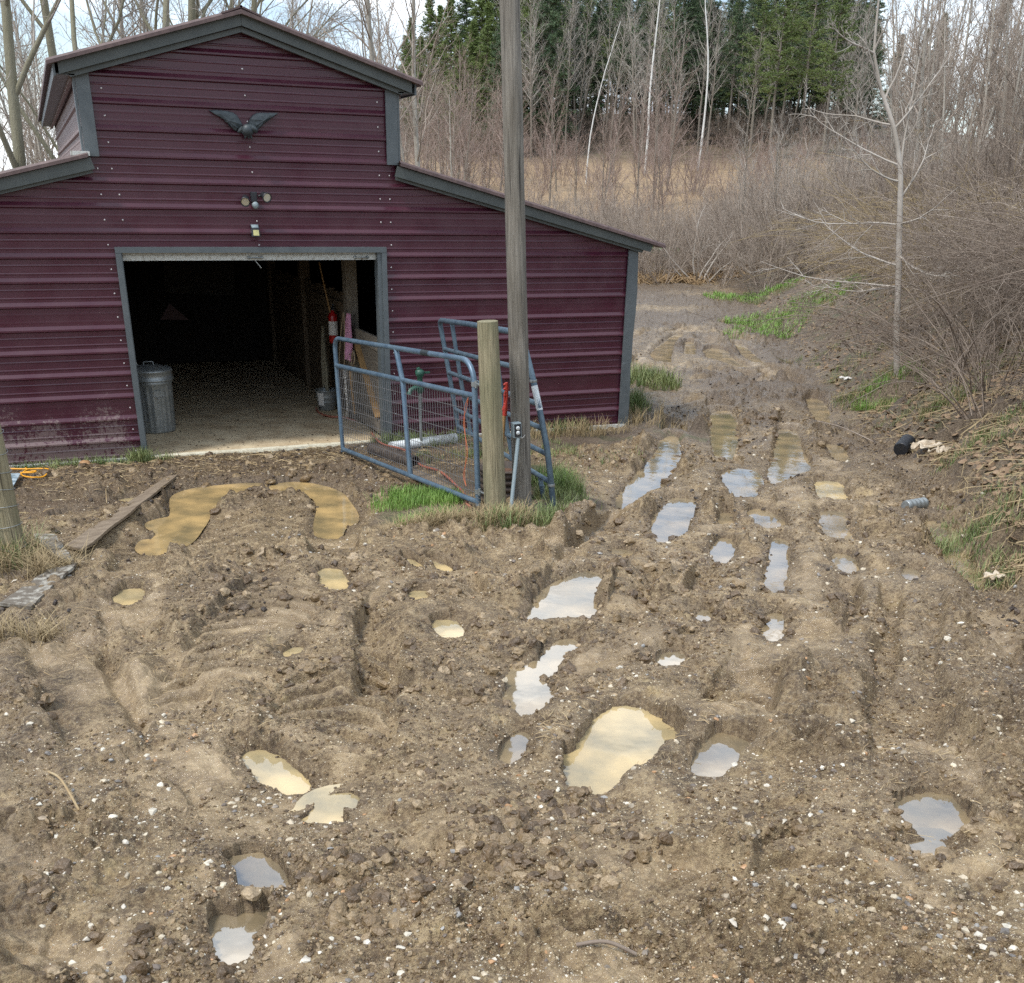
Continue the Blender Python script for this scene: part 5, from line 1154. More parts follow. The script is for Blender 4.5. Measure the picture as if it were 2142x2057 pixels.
# ------------------------------------------------------------------ left corner: post, planks, cord
lp = leanpost('fence_post', Vector((-2.60, -3.86, 0)), Vector((-2.62, -3.86, 1.45)), .082, .074, 'post', 'green-stained fence post wound with wire in the left corner', 'post', seed=12)
for k, hh in enumerate((.13, .30, .46, .60, .73, .86, .99, 1.12)):
    mb = MB(); mb.tube([(.0875*math.cos(a), .0875*math.sin(a), hh+.012*math.sin(a+k)) for a in [2*math.pi*i/20 for i in range(21)]], .0024, 5, False)
    mb.tube([(-.06, -.06, hh), (-.5, -.16, hh-.01), (-1.6, -.4, hh-.02)], .0024, 5, False); mb.build('fence_wire', MAT['galv'], lp)
def slabthing(name, quad, th, mk, label, cat, lift=.02, warp=0.):
    P = [onground(*q) for q in quad]; zt_ = [max(gz(p.x, p.y), base(p.x, p.y)-.01)+lift for p in P]
    if len(P) == 4: 
        zm_ = [float(z) for z in zt_]
    mb = MB(); nu, nv = 14, 4; V = []
    for s_ in (0, 1):
        for i in range(nu+1):
            for j in range(nv+1):
                u = i/nu; v_ = j/nv
                q = (P[0]*(1-u)+P[1]*u)*(1-v_)+(P[3]*(1-u)+P[2]*u)*v_
                z = (zm_[0]*(1-u)+zm_[1]*u)*(1-v_)+(zm_[3]*(1-u)+zm_[2]*u)*v_+warp*math.sin(u*math.pi)
                V.append((q.x+.006*math.sin(u*23), q.y+.005*math.sin(u*17+1), z-(th if s_ else 0)))
    o_ = (nu+1)*(nv+1); Fs = []
    for i in range(nu):
        for j in range(nv):
            a = i*(nv+1)+j; b2 = a+nv+1; Fs += [(a, a+1, b2+1, b2), (o_+a, o_+b2, o_+b2+1, o_+a+1)]
    for i in range(nu): a = i*(nv+1); b2 = a+nv+1; Fs += [(a, b2, o_+b2, o_+a), (a+nv, o_+a+nv, o_+b2+nv, b2+nv)]
    for j in range(nv): Fs += [(j, o_+j, o_+j+1, j+1), (nu*(nv+1)+j, nu*(nv+1)+j+1, o_+nu*(nv+1)+j+1, o_+nu*(nv+1)+j)]
    mb.add(V, Fs); return tag(mb.build(name, MAT[mk]), label, cat)
slabthing('plank', fu([(318, 918), (126, 1048), (160, 1056), (342, 924)]), .022, 'plank', 'long muddy plank lying from the barn doorway towards the wired post', 'plank', .028)
slabthing('painted_board', fu([(63, 1035), (107, 1082), (150, 1098), (108, 1040)]), .02, 'oldpaint', 'short flaking painted board half sunk in mud', 'board', .035)
slabthing('painted_board', fu([(0, 1165), (95, 1108), (150, 1103), (60, 1170)]), .02, 'oldpaint', 'longer board with a pale edge lying below the wired post', 'board', .035)
slabthing('metal_sheet', [(-25, 1050), (20, 1060), (47, 1008), (5, 1006)], .006, 'slate', 'blue-grey sheet lying behind the wired post', 'sheet', .05)
def lz(x, y): return 0+x*.186, 950+y*.186
pts = [(60, 245), (160, 235), (330, 238), (450, 232), (545, 240), (560, 265), (500, 300), (400, 325), (300, 320), (250, 300), (290, 275), (320, 240), (295, 200)]
P3 = [onground(*lz(*p)) for p in pts]; wavy([Vector((p.x, p.y, gz(p.x, p.y)+.03)) for p in P3], .008, 6).build('extension_cord', MAT['yellow']); tag(bpy.data.objects['extension_cord'], 'yellow extension cord looped on the mud by the left barn wall', 'cord')
P3 = [onground(*lz(*p)) for p in [(240, 290), (330, 285), (420, 282), (380, 300), (270, 305)]]; wavy([Vector((p.x, p.y, gz(p.x, p.y)+.045)) for p in P3], .008, 6).build('extension_cord', MAT['yellow']); o = bpy.data.objects['extension_cord.001']; o.parent = bpy.data.objects['extension_cord']; o.name = 'cord_loop'
a = onground(*lz(75, 235)); b_ = onground(*lz(140, 215)); mb = MB(); mb.tube([a+Vector((0, 0, .04)), b_+Vector((0, 0, .04))], .022, 12); tag(mb.build('white_cap', MAT['whiterag']), 'small dirty white tube beside the yellow cord', 'tube')
v = onground(*lz(965, 165)); mb = MB(); V, Fq = lumps(np.array([v.x]), np.array([v.y]), np.array([v.z+.03]), np.array([.075]), 0, (.6, .7), IV2, IF2, .06); mb.add(V, [tuple(f) for f in Fq], True); tag(mb.build('rock', MAT['pebble']), 'single dark rock in the grass at the foot of the left wall', 'rock')
# ------------------------------------------------------------------ bank: drain pipe, rags
v = onground(1893, 955); v.z = gz(v.x, v.y); pipe('drain_pipe', v+Vector((-.10, -.02, .05)), v+Vector((.10, .10, .11)), .082, 'blackrib', 'open end of a black corrugated drain pipe poking from the bank', 'pipe', True, 28)
def rag(name, px, py, s_, mk, label, seed):
    v = onground(px, py); zz = gz(v.x, v.y); n = 14; V = []
    for i in range(n+1):
        for j in range(n+1):
            u = i/n-.5; w_ = j/n-.5; k = 1-.35*abs(math.sin(3*math.atan2(w_, u)+seed)); V.append((v.x+u*s_*k*1.5, v.y+w_*s_*k, zz+.03+.28*s_*mnoise.noise((u*4+seed, w_*4, seed))+.03))
    mb = MB(); mb.add(V, [(i*(n+1)+j, (i+1)*(n+1)+j, (i+1)*(n+1)+j+1, i*(n+1)+j+1) for i in range(n) for j in range(n)], True); o = mb.build(name, MAT[mk]); so2 = o.modifiers.new('t', 'SOLIDIFY'); so2.thickness = .006; return tag(o, label, 'rag')
rag('rag', 1937, 948, .26, 'rag', 'cream rag on the bank beside the black drain pipe', 1); rag('rag', 1975, 940, .20, 'rag', 'tan rag among dead stalks right of the cream one', 5)
rag('plastic_scrap', 1770, 800, .15, 'whiterag', 'white plastic scrap at the foot of the bank beside the grass', 9)
rag('rag', 2085, 1185, .13, 'rag', 'buff sheet standing for a tan stone slab low on the bank near the right edge', 13)  # crumpled sheet stands in for a tan stone slab
v = onground(1912, 1072); v.z = gz(v.x, v.y); pipe('drain_pipe', v+Vector((-.11, .0, .03)), v+Vector((.13, .03, .03)), .05, 'galv', 'short grey ribbed pipe end half buried beside the ditch', 'pipe', True, 20)
# fallen tan stone slab, loose sticks in the yard
for k, (pts, r_, lab) in enumerate([([(2090, 70+1250-0), ], 0, ''),]): pass
def stick(a, b_, r_, label, mk='twiggrey', bend=.06):
    A_ = onground(*a); B_ = onground(*b_); C_ = (A_+B_)/2+Vector((0, 0, bend)); P3 = [A_, C_, B_]; P3 = [Vector((p.x, p.y, max(gz(p.x, p.y), p.z-.1)+.012+(bend if i == 1 else 0))) for i, p in enumerate(P3)]
    m_ = wavy(P3, r_, 6); tag(m_.build('stick', MAT[mk]), label, 'stick')
stick((105, 1632), (168, 1708), .005, 'long bent straw-coloured stalk standing in the mud at lower left', 'straw', .05)
stick((1405, 1762), (1458, 1735), .004, 'short pale stick lying in the right foreground mud', 'straw', .01)
stick((1205, 1990), (1330, 2000), .006, 'thin black twig in the bottom foreground', 'twigdark', .01)
stick((556, 1915), (590, 1838), .004, 'thin straw stalk beside the wet rut at lower left', 'straw', .02)
stick((224, 1035), (225, 1063), .004, 'thin upright straw beside the long plank', 'straw', .05)
stick((1690, 885), (1825, 940), .006, 'bent brown branch arching over the ditch by the drain pipe', 'twig', .10)
print('objects', _t.time()-_t0)
# ------------------------------------------------------------------ bare trees, shrubs, conifers
def vnorm(v): return v/(np.linalg.norm(v)+1e-9)
def grow(rnd, p, d, Lg, r0, lev, out, spec):
    """one branch as a bent polyline with its side branches; out[level] collects (points, radii)"""
    sp_ = spec[lev]; n = sp_['n']; pts = [p]; rad = [r0]; seg = Lg/n; dd = d.copy()
    for i in range(n):
        dd = vnorm(dd+rnd.normal(0, sp_['wob'], 3)+np.array([0, 0, sp_['up']])); pts.append(pts[-1]+dd*seg); rad.append(r0*(1-(i+1)/n*(1-sp_['tip'])))
    out.setdefault(lev, []).append((np.array(pts), np.array(rad)))
    if lev+1 >= len(spec): return
    ch = spec[lev+1]; k = rnd.poisson(sp_['kids']) if sp_['kids'] < 12 else int(sp_['kids'])
    ga = rnd.uniform(0, 6.28)
    for c in range(k):
        t = sp_['t0']+(1-sp_['t0'])*((c+rnd.uniform(0, 1))/max(1, k)); f = t*n; i = min(n-1, int(f)); q = pts[i]+(pts[i+1]-pts[i])*(f-i)
        ax = vnorm(pts[i+1]-pts[i]); u = vnorm(np.cross(ax, [.3, .2, 1.] if abs(ax[2]) < .9 else [1., 0, 0])); w = np.cross(ax, u)
        ga += 2.4+rnd.normal(0, .4); an = sp_['ang']*rnd.uniform(.7, 1.25)
        dn = vnorm(ax*math.cos(an)+(u*math.cos(ga)+w*math.sin(ga))*math.sin(an))
        grow(rnd, q, dn, Lg*ch['len']*rnd.uniform(.6, 1.15)*(1-.55*t), max(rad[i]*ch['rr'], ch['rmin']), lev+1, out, spec)
def tubes_np(tubes, n):
    """all polylines of equal length at once -> vertices and quads"""
    V = []; Fq = []; off = 0; byk = {}
    for P, R in tubes: byk.setdefault(len(P), []).append((P, R))
    for k, lst in byk.items():
        P = np.array([a for a, _ in lst]); R = np.array([b for _, b in lst]); m = len(lst)
        T = np.empty_like(P); T[:, 1:-1] = P[:, 2:]-P[:, :-2]; T[:, 0] = P[:, 1]-P[:, 0]; T[:, -1] = P[:, -1]-P[:, -2]
        T /= np.linalg.norm(T, axis=2, keepdims=True)+1e-9
        ref = np.where(np.abs(T[:, :1, 2:3]) > .8, np.array([1., 0, 0]), np.array([0, 0, 1.])); U = np.cross(T, ref); U /= np.linalg.norm(U, axis=2, keepdims=True)+1e-9; Wv = np.cross(T, U)
        a = 2*np.pi*np.arange(n)/n
        Q = P[:, :, None, :]+R[:, :, None, None]*(U[:, :, None, :]*np.cos(a)[None, None, :, None]+Wv[:, :, None, :]*np.sin(a)[None, None, :, None])
        V.append(Q.reshape(-1, 3)); b = (np.arange(m)*k*n)[:, None, None]; i = (np.arange(k-1)*n)[None, :, None]; j = np.arange(n)[None, None, :]; j2 = (j+1) % n
        Fq.append((np.stack([b+i+j, b+i+j2, b+i+n+j2, b+i+n+j], -1)+off).reshape(-1, 4)); off += m*k*n
    return np.concatenate(V), np.concatenate(Fq)
def S(n, wob, up, tip, kids=0, t0=.2, ang=.7, len=.5, rr=.6, rmin=.004): return dict(n=n, wob=wob, up=up, tip=tip, kids=kids, t0=t0, ang=ang, len=len, rr=rr, rmin=rmin)
def meshes_of(name, seed, stems, spec, low, sides=(8, 5, 3, 3, 3)):
    """returns (trunk mesh, crown mesh): levels < low go in the trunk"""
    rnd = np.random.default_rng(seed); out = {}
    for p, d, L_, r in stems: grow(rnd, np.array(p, float), vnorm(np.array(d, float)), L_, r, 0, out, spec)
    parts = []
    for sel in (lambda l: l < low, lambda l: l >= low):
        V = []; Fq = []; off = 0
        for lev, tb in out.items():
            if sel(lev) and tb:
                v, f = tubes_np(tb, sides[lev]); V.append(v); Fq.append(f+off); off += len(v)
        parts.append(bigmesh(name, np.concatenate(V), np.concatenate(Fq)) if V else None)
    return parts
def stems_at(seed, k, spread, L0, L1, r, lean=.5):
    rnd = random.Random(seed); o = []
    for _ in range(k):
        a = rnd.uniform(0, 6.28); q = spread*rnd.random()**.5; o.append(((q*math.cos(a), q*math.sin(a), -.05), (math.cos(a)*lean*rnd.uniform(.3, 1.1), math.sin(a)*lean*rnd.uniform(.3, 1.1), 1), rnd.uniform(L0, L1), r*rnd.uniform(.7, 1.15)))
    return o
def make_kind(name, meshes, mats, label, cat, group, loc, rz=0, s=1., single=False, tilt=0.):
    if single or meshes[0] is None:
        o = link(name, meshes[1] if meshes[1] is not None else meshes[0]); me = o.data
        if not me.materials: me.materials.append(MAT[mats[1]])
    else:
        o = bpy.data.objects.new(name, None); COL.objects.link(o)
        for nm, me, mk in (('trunk', meshes[0], mats[0]), ('crown', meshes[1], mats[1])):
            if me is None: continue
            if not me.materials: me.materials.append(MAT[mk])
            c = link(nm, me, None, o)
    o.location = loc; o.rotation_euler = (tilt, 0, rz); o.scale = (s, s, s*random.uniform(.92, 1.1)); return tag(o, label, cat, group)
def gpos(x, y): return (x, y, float(base(np.array([x]), np.array([y]))[0]))
def polar(az, r): a = math.radians(az); return CAMP[0]+r*math.sin(a), CAMP[1]+r*math.cos(a)
def az_of(px, py=400): d = raydir(px, py); return math.degrees(math.atan2(d[0], d[1]))
# prototypes
SHR = [meshes_of('shrub', 20+i, stems_at(i, 9, .35, 1.6, 3.0, .016, .75), [S(7, .10, .05, .4, 7, .12, .6), S(5, .16, .05, .3, 6, .1, .7, .55, .6, .005), S(4, .2, .04, .4, 4, .1, .7, .5, .6, .0036), S(3, .2, .03, .5, 0, 0, 0, .45, .7, .0028)], 0) for i in range(4)]
CANE = [meshes_of('cane', 40+i, stems_at(50+i, 30, .5, 2.6, 4.4, .009, 1.1), [S(12, .07, -.10, .3, 9, .1, .9), S(4, .22, -.02, .4, 4, .1, .9, .22, .6, .0034), S(3, .25, .0, .5, 0, 0, 0, .45, .7, .0026)], 0, (5, 3, 3)) for i in range(3)]
SLIM = [meshes_of('slim', 60+i, [((0, 0, -.2), (.03*i, .02, 1), 14, .12)], [S(12, .025, .02, .25, 26, .32, .75), S(6, .12, .07, .25, 7, .15, .6, .30, .38, .014), S(4, .16, .05, .3, 4, .1, .6, .5, .55, .008), S(3, .2, .03, .5, 0, 0, 0, .5, .6, .006)], 1, (8, 5, 3, 3)) for i in range(4)]
SMALL = [meshes_of('small', 80+i, [((0, 0, -.1), (.05, .03*i, 1), 6.5, .055)]+([((.1, 0, -.1), (.25, -.1, 1), 5, .04)] if i % 2 else []), [S(10, .04, .03, .2, 20, .15, .75), S(6, .10, .06, .25, 7, .1, .6, .42, .5, .007), S(4, .16, .04, .35, 4, .1, .65, .45, .6, .0045), S(3, .2, .02, .5, 0, 0, 0, .5, .7, .0035)], 1, (8, 5, 3, 3)) for i in range(4)]
def conifer(seed, H, Rb, bare, dens=1.):
    rnd = np.random.default_rng(seed); tb = [(np.array([[.05*math.sin(i*1.3), .05*math.cos(i), H*i/8-.2] for i in range(9)]), np.linspace(.17, .03, 9))]; nv = []
    z = bare*H
    while z < H*.985:
        t = (z-bare*H)/(H-bare*H); Rr = Rb*(1-t)**.75*(.55+.45*min(1, t*6+.3)); k = max(3, int(rnd.uniform(4, 7)))
        for _ in range(k):
            a = rnd.uniform(0, 6.28); L_ = Rr*rnd.uniform(.55, 1.18); dz = rnd.uniform(-.05, .22)
            P = np.array([[math.cos(a)*L_*q, math.sin(a)*L_*q, z+L_*dz*q+.12*L_*q*q] for q in (0, .35, .7, 1)]); tb.append((P, np.linspace(.03, .008, 4)))
            m_ = int(26*dens*max(.3, L_/Rb)*(1.2)); q = rnd.uniform(.22, 1, m_); c = np.stack([np.interp(q, [0, .35, .7, 1], P[:, j]) for j in range(3)], 1)
            c += rnd.normal(0, 1, (m_, 3))*np.array([.16, .16, .09])*(.5+L_*.25); nv.append(c)
        z += rnd.uniform(.22, .42)*max(.5, 1-t*.5)*H/12
    C = np.concatenate(nv); n = len(C); k = 7
    # each clump: a few narrow leaf-like blades fanning out
    C = np.repeat(C, k, 0); D = rnd.normal(0, 1, (n*k, 3)); D[:, 2] = np.abs(D[:, 2])*.7; D /= np.linalg.norm(D, axis=1)[:, None]; Lb = rnd.uniform(.12, .30, n*k)[:, None]
    Sd = np.cross(D, rnd.normal(0, 1, (n*k, 3))); Sd /= np.linalg.norm(Sd, axis=1)[:, None]+1e-9
    V = np.stack([C-Sd*.028, C+Sd*.028, C+D*Lb], 1).reshape(-1, 3); Fq = np.arange(len(V)).reshape(-1, 3)
    tv, tf = tubes_np(tb[:1], 8); t2, f2 = tubes_np(tb[1:], 3); 
    return bigmesh('ctrunk', np.concatenate([tv, t2]), np.concatenate([tf, f2+len(tv)])), bigmesh('ccrown', V, Fq, False)
CON = [conifer(1, 11, 2.4, .06), conifer(2, 14, 2.6, .22), conifer(3, 17, 3.0, .34), conifer(4, 8, 1.5, .04)]
print('protos', _t.time()-_t0)
R_ = random.Random(5)
CONc = {}
def con(i, mk, *a, **k):
    if (i, mk) not in CONc:
        me = [m.copy() for m in CON[i]]
        for m in me: m.materials.clear()
        CONc[(i, mk)] = me
    return make_kind('pine_tree', CONc[(i, mk)], ('bark', mk), *a, **k)
# conifers: left rounded row, then a taller dark stand
for px, r, i, s, mk in [(802, 62, 3, 0.74, 'needlesyel'), (868, 88, 0, 0.74, 'needles'), (905, 92, 0, 0.82, 'needles'), (945, 86, 0, 0.90, 'needles'), (975, 95, 0, 0.94, 'needlesdark'), (1005, 88, 0, 1.01, 'needles'), (1035, 92, 0, 1.05, 'needles'), (1060, 84, 1, 0.75, 'needles'), (855, 96, 0, 0.62, 'needles'), (885, 84, 0, 0.61, 'needles'), (925, 100, 0, 0.82, 'needles'), (960, 80, 0, 0.66, 'needles'), (990, 82, 0, 0.70, 'needles'), (1020, 80, 0, 0.74, 'needles'), (1048, 78, 0, 0.78, 'needlesdark'), (1078, 96, 0, 1.30, 'needles'), (1110, 82, 0, 1.05, 'needles'), (1140, 80, 0, 1.00, 'needlesdark'), (1095, 88, 1, 1.00, 'needles'), (1125, 85, 1, 1.05, 'needles'), (1160, 92, 1, 1.10, 'needlesdark')]:
    x, y = polar(az_of(px), r); con(i, mk, {802: 'small olive cedar standing alone left of the pines'}.get(px, 'green pine in the row behind the barn roof left of the pole'), 'pine', 'green pines left of the tall stand', gpos(x, y), R_.uniform(0, 6), s)
for k in range(110):
    px = 1060+k*6.6+R_.uniform(-14, 14); r = R_.uniform(86, 116)
    x, y = polar(az_of(px), r); con(R_.choice([1, 2, 2]), R_.choice(['needlesdark', 'needlesdark', 'needles']), 'tall dark conifer in the stand at the top of the hill', 'conifer', 'tall conifers on the hill', gpos(x, y), R_.uniform(0, 6), R_.uniform(.56, .68))
for k in range(24):
    px = 1080+k*36+R_.uniform(-18, 18); x, y = polar(az_of(px), R_.uniform(90, 108)); con(0, 'needlesdark', 'shorter dark conifer under the tall stand on the hill', 'conifer', 'short conifers on the hill', gpos(x, y), R_.uniform(0, 6), R_.uniform(.6, .8))
for px, r, s in [(1600, 74, .62), (1660, 76, .66), (1710, 72, .62), (1560, 80, .64)]:
    x, y = polar(az_of(px), r); con(2, 'needles', 'broad green pine at the right end of the hill stand', 'pine', 'green pines right of the hill stand', gpos(x, y), R_.uniform(0, 6), s)
# slender bare trees of the wood
def copies(kind, protos, mats, lab, cat, grp, spots, name='bare_tree'):
    for (x, y, s) in spots: make_kind(name, R_.choice(protos), mats, lab, cat, grp, gpos(x, y), R_.uniform(0, 6.28), s)
def withmat(P, mk):
    o = []
    for a, b in P:
        o.append([a.copy() if a else None, b.copy() if b else None])
    return o
SLg = withmat(SLIM, 1); SLp = withmat(SLIM, 1)
sp1 = [(*polar(az_of(1040+R_.uniform(0, 760)), R_.uniform(74, 98)), R_.uniform(.5, .72)) for _ in range(74)]
copies('slim', SLIM, ('bark', 'twiggrey'), 'slender grey leafless tree in the wood on the hill', 'bare tree', 'leafless trees in the wood on the hill', sp1)
sp1 = [(*polar(az_of(820+R_.uniform(0, 260)), R_.uniform(58, 76)), R_.uniform(.3, .45)) for _ in range(14)]
copies('slim', SLg, ('bark', 'twigred'), 'young leafless tree before the green pines', 'bare tree', 'young leafless trees before the pines', sp1)
sp1 = [(*polar(R_.uniform(41, 58), R_.uniform(42, 74)), R_.uniform(.5, .78)) for _ in range(170)]
copies('slim', SLp, ('barkpale', 'twig'), 'leafless tree of the thin wood above the right bank', 'bare tree', 'leafless trees above the right bank', sp1)
# birches that stand out white
for px, py0, px1, r, s, lab in [(1347, 285, 1380, 70, .78, 'tall crooked white-barked birch before the dark conifers'), (1455, 284, 1470, 72, .74, 'pale straight birch right of the crooked white one'), (1225, 300, 1225, 66, .5, 'thin pale birch just right of the grey pole')]:
    x, y = polar(az_of(px), r); Bm = meshes_of('birch', px, [((0, 0, -.2), (.02, 0, 1), 15, .10)], [S(10, .05, .02, .3, 9, .5, .5), S(5, .1, .1, .3, 5, .2, .5, .22, .4, .012), S(4, .15, .04, .4, 0, 0, 0, .5, .5, .008)], 1)
    make_kind('birch_tree', Bm, ('birch', 'barkpale'), lab, 'birch', None, gpos(x, y), 0, s, tilt=0)
# trees behind the barn on the left
LT = [S(10, .05, .03, .25, 11, .18, .62), S(8, .10, .05, .2, 8, .12, .6, .55, .5, .02), S(5, .15, .03, .3, 7, .1, .7, .45, .5, .009), S(4, .2, .0, .4, 4, .1, .7, .5, .55, .005), S(3, .2, 0, .5, 0, 0, 0, .5, .7, .004)]
for px, pxt, r, Hh, rad, lab, sd_ in [(155, 60, 23.5, 12, .17, 'mossy leafless tree leaning left behind the left wing roof', 1), (205, 130, 26, 12, .13, 'slimmer leafless tree beside the mossy one', 2), (420, 395, 30, 14, .22, 'thick double-stemmed leafless tree behind the left roof slope', 3), (268, 300, 27, 13, .17, 'leafless tree leaning right behind the left roof slope', 4), (352, 420, 30, 12, .12, 'forked leafless tree leaning right near the ridge', 5), (18, -30, 22, 11, .2, 'leafless tree cut by the left edge of the picture', 6), (480, 520, 36, 11, .09, 'thin leafless tree just left of the ridge cap', 8)]:
    rad *= .66; x, y = polar(az_of(px), r); top = Vector(CAMP)+Vector(raydir(pxt, 0)).normalized()*(r*1.03); g = gpos(x, y); d = (top-Vector(g)).normalized()
    stems = [((0, 0, -.2), tuple(d), Hh, rad)]
    if sd_ in (3, 5): stems.append(((.15, 0, 1.2), tuple((d+Vector((.22, .05, 0))).normalized()), Hh*.85, rad*.75))
    Tm = meshes_of('bigtree', 100+sd_, stems, LT, 2, (10, 7, 4, 3, 3)); make_kind('bare_tree', Tm, ('barkgreen', 'twiggrey'), lab, 'bare tree', None, g)
sp1 = [(*polar(-6+R_.uniform(0, 27), R_.uniform(27, 48)), R_.uniform(.4, .75)) for _ in range(34)]
copies('slim', SLp, ('barkpale', 'twiggrey'), 'thin leafless tree far behind the barn roof', 'bare tree', 'thin leafless trees behind the barn roof', sp1)
# shrubs: middle distance thicket, field edge, right bank
SHr = withmat(SHR, 1); SHd = withmat(SHR, 1); CAd = withmat(CANE, 1); SMg = withmat(SMALL, 1); SMr = withmat(SMALL, 1)
sp1 = []
for _ in range(190):
    a = R_.uniform(19, 45); r = R_.uniform(38 if a < 34 else 34, 50); sp1.append((*polar(a, r), R_.uniform(.65, 1.0)+.3*max(0, min(1, (a-31)/8))))
copies('s', SHR, (None, 'twig'), 'tangled brown leafless shrub in the thicket beyond the mud', 'shrub', 'leafless shrubs beyond the mud', sp1, 'bare_shrub')
FARP = [meshes_of('far', 300+i, stems_at(70+i, 7, .35, 1.5, 2.8, .022, .7), [S(5, .10, .05, .4, 7, .12, .6), S(4, .16, .05, .3, 5, .1, .7, .55, .6, .009), S(3, .2, .04, .5, 0, 0, 0, .5, .6, .007)], 0, (4, 3, 3))[1] for i in range(3)]
def far_mass(name, spots, mk, label):
    Vs = []; Fs = []; off = 0; base_v = []
    for me in FARP:
        v = np.empty(len(me.vertices)*3, np.float32); me.vertices.foreach_get('co', v); f = np.empty(len(me.loops), np.int32); me.loops.foreach_get('vertex_index', f); base_v.append((v.reshape(-1, 3), f.reshape(-1, 4)))
    for (x, y, s_) in spots:
        v, f = R_.choice(base_v); a = R_.uniform(0, 6.28); c, q = math.cos(a), math.sin(a); g = gpos(x, y)
        Vs.append(np.stack([v[:, 0]*c-v[:, 1]*q, v[:, 0]*q+v[:, 1]*c, v[:, 2]], 1)*s_+np.array(g)); Fs.append(f+off); off += len(v)
    return tag(link(name, bigmesh(name, np.concatenate(Vs), np.concatenate(Fs)), MAT[mk]), label, None, None, 'stuff')
far_mass('field_scrub', [(*polar(R_.uniform(15, 43), R_.uniform(48, 80)), R_.uniform(.5, 1.05)) for _ in range(170)], 'twigred', 'low leafless scrub growing over the tan field')
far_mass('wood_undergrowth', [(*polar(az_of(820+R_.uniform(0, 960)), R_.uniform(82, 93)), R_.uniform(.7, 1.15)) for _ in range(150)], 'twigdark', 'dark undergrowth under the conifers on the hill')
sp1 = [(*polar(az_of(850+R_.uniform(0, 560)), R_.uniform(52, 68)), R_.uniform(.6, 1.1)) for _ in range(34)]
copies('s', SMr, ('bark', 'twigred'), 'small leafless tree rising from the thicket beyond the barn', 'small tree', 'small leafless trees beyond the barn', sp1)
sp1 = [(*polar(az_of(1540+R_.uniform(0, 400)), R_.uniform(36, 50)), R_.uniform(.5, .85)) for _ in range(22)]
copies('s', SMg, ('bark', 'twiggrey'), 'many-branched leafless small tree in the thicket right of the track', 'small tree', 'small leafless trees right of the track', sp1)
def onbank(n, a0, a1, r0, r1, smin, s0, s1):
    o = []
    while len(o) < n:
        x, y = polar(R_.uniform(a0, a1), R_.uniform(r0, r1))
        if float(sbank(np.array([x]), np.array([y]))[0]) > smin: o.append((x, y, R_.uniform(s0, s1)))
    return o
for mk_, nm_ in (('twigdark', 'dark'), ('drygrass', 'straw-coloured')):
    copies('c', withmat(CANE, 1), (None, mk_), nm_+' arching bramble clump in the thicket on the right bank', 'bramble', nm_+' brambles on the right bank', onbank(36, 38, 60, 15, 30, 2.2, .55, .95), 'bramble_bush')
copies('c', CANE, (None, 'twig'), 'brown arching bramble clump in the thicket on the right bank', 'bramble', 'arching brambles on the right bank', onbank(80, 38, 60, 16, 34, 2.4, .6, .95), 'bramble_bush')
copies('c', SHd, (None, 'twigdark'), 'dark leafless shrub deep in the right bank thicket', 'shrub', 'dark shrubs on the right bank', onbank(110, 37, 60, 19, 36, 3.2, .7, 1.1), 'bare_shrub')
for px, py, r, s, lab in [(2120, 620, 12.0, .62, 'dark bramble bush arching in from the right edge above the bank'), (2060, 560, 14.5, .8, 'dense bramble bush behind the one at the right edge'), (2150, 480, 13.5, .85, 'tall bramble bush cut by the right edge of the picture'), (1980, 600, 16.5, .7, 'bramble bush right of the slender near tree'), (1830, 600, 19, .6, 'low bramble bush left of the slender near tree')]:
    x, y = polar(az_of(px, py), r); make_kind('bramble_bush', R_.choice(CAd), (None, 'twigdark'), lab, 'bramble', None, gpos(x, y), R_.uniform(0, 6), s)
sp1 = onbank(34, 46, 61, 12.5, 19, 2.6, .55, .9)
copies('c', CAd, (None, 'twigdark'), 'dark arching bramble bush at the near edge of the right bank thicket', 'bramble', 'dark brambles near the right edge', sp1, 'bramble_bush')
# the slender tree near the bank and its neighbours
v = onground(1878, 790); rng_h = math.hypot(v.x-CAMP[0], v.y-CAMP[1])
def atr(px, py, r_): d = raydir(px, py); return Vector(CAMP+d*(r_/math.hypot(d[0], d[1])))
tp = [(1877, 800), (1875, 700), (1879, 600), (1881, 492), (1883, 420), (1884, 360), (1878, 310), (1869, 265), (1856, 225), (1843, 189), (1835, 150), (1828, 110), (1832, 60), (1838, 0), (1846, -80)]
TP = [atr(px, py, rng_h)-v for px, py in tp]
mb = MB(); mb.tube(TP, [.046-.0026*i for i in range(len(TP))], 12); TP = [np.array(p) for p in TP]
rt = empty('bare_tree', 'slender pale leafless tree standing alone on the right bank', 'bare tree', None, tuple(v)); mb.build('trunk', MAT['twiggrey'], rt)
lim = [((1873, 470), (1660, 375)), ((1876, 555), (1700, 480)), ((1872, 600), (1620, 520)), ((1880, 380), (1760, 300)), ((1878, 345), (1680, 250)), ((1868, 262), (1720, 190)), ((1828, 112), (1740, 20)), ((1830, 105), (1880, -20)), ((1880, 420), (1960, 260)), ((1876, 530), (1990, 600)), ((1870, 270), (1990, 120)), ((1843, 189), (1800, 60)), ((1876, 600), (1700, 570)), ((1878, 470), (2010, 420)), ((1884, 360), (1900, 60)), ((1850, 210), (1930, -10))]
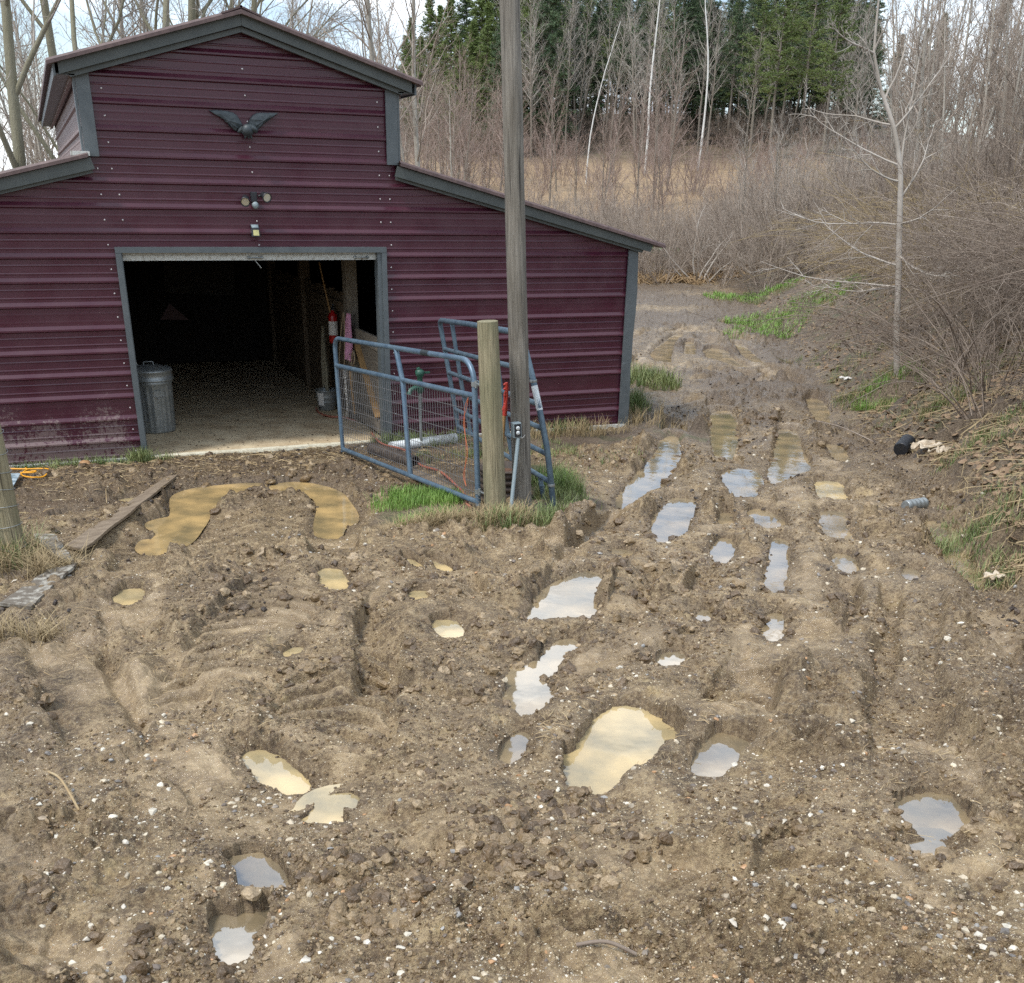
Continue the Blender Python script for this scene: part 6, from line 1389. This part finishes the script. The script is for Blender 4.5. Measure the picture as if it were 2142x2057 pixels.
NS = [S(9, .07, .05, .2, 6, .15, .6, 1), S(5, .13, .03, .3, 4, .15, .6, .42, .5, .006), S(3, .2, .0, .4, 0, 0, 0, .5, .6, .0045)]
st_ = []
for (a, b_) in lim:
    A_ = atr(*a, rng_h)-v; B_ = atr(*b_, rng_h+random.uniform(-.6, .6))-v; st_.append((tuple(A_), tuple((B_-A_)-Vector((0, 0, .25))*(B_-A_).length), (B_-A_).length*1.05, .015))
Cm = meshes_of('near', 211, st_, NS, 0, (6, 4, 3)); link('crown', Cm[1], MAT['twiggrey'], rt)
v = onground(1455, 590)
Tm = meshes_of('stump', 215, stems_at(3, 7, .35, 1.2, 2.4, .03, 1.2), [S(8, .12, .0, .3, 6, .2, .6), S(5, .15, 0, .3, 4, .2, .6, .5, .5, .006), S(3, .2, 0, .4, 0, 0, 0, .5, .6, .004)], 0); make_kind('fallen_brush', Tm, (None, 'twiggrey'), 'heap of bent fallen branches at the far end of the mud', 'brush pile', None, tuple(v), 1.0, 1.2)
Tm = meshes_of('sap', 219, [((0, 0, -.1), (.1, 0, 1), 2.6, .03)], [S(10, .09, .03, .2, 12, .3, .6), S(5, .12, .05, .3, 4, .2, .6, .4, .5, .006), S(3, .2, 0, .4, 0, 0, 0, .5, .6, .004)], 1); make_kind('bare_tree', Tm, ('barkpale', 'twigred'), 'small crooked sapling rising from the fallen branches', 'sapling', None, tuple(onground(1545, 575)), 0, 1.5)
# low twiggy growth on the bank itself
copies('b', withmat(SHR, 1), (None, 'twig'), 'low twiggy undergrowth clump on the slope of the right bank', 'undergrowth', 'twiggy clumps low on the right bank', onbank(46, 36, 58, 12.5, 24, 1.3, .16, .38), 'undergrowth_clump')
# something bright green beyond the brush
v = Vector((*polar(az_of(1385), 47), 0)); v.z = float(base(np.array([v.x]), np.array([v.y]))[0])+.6
mb = MB(); mb.sphere(v, (.45, .4, .16), 14, 8); mb.sphere(v+Vector((.75, 0, -.05)), (.35, .3, .14), 12, 8); tag(mb.build('green_tarp', mat('bright_green_plastic', (.10, .62, .10), .5)), 'bright green plastic glimpsed through the brush', 'tarp')
print('veg', _t.time()-_t0)
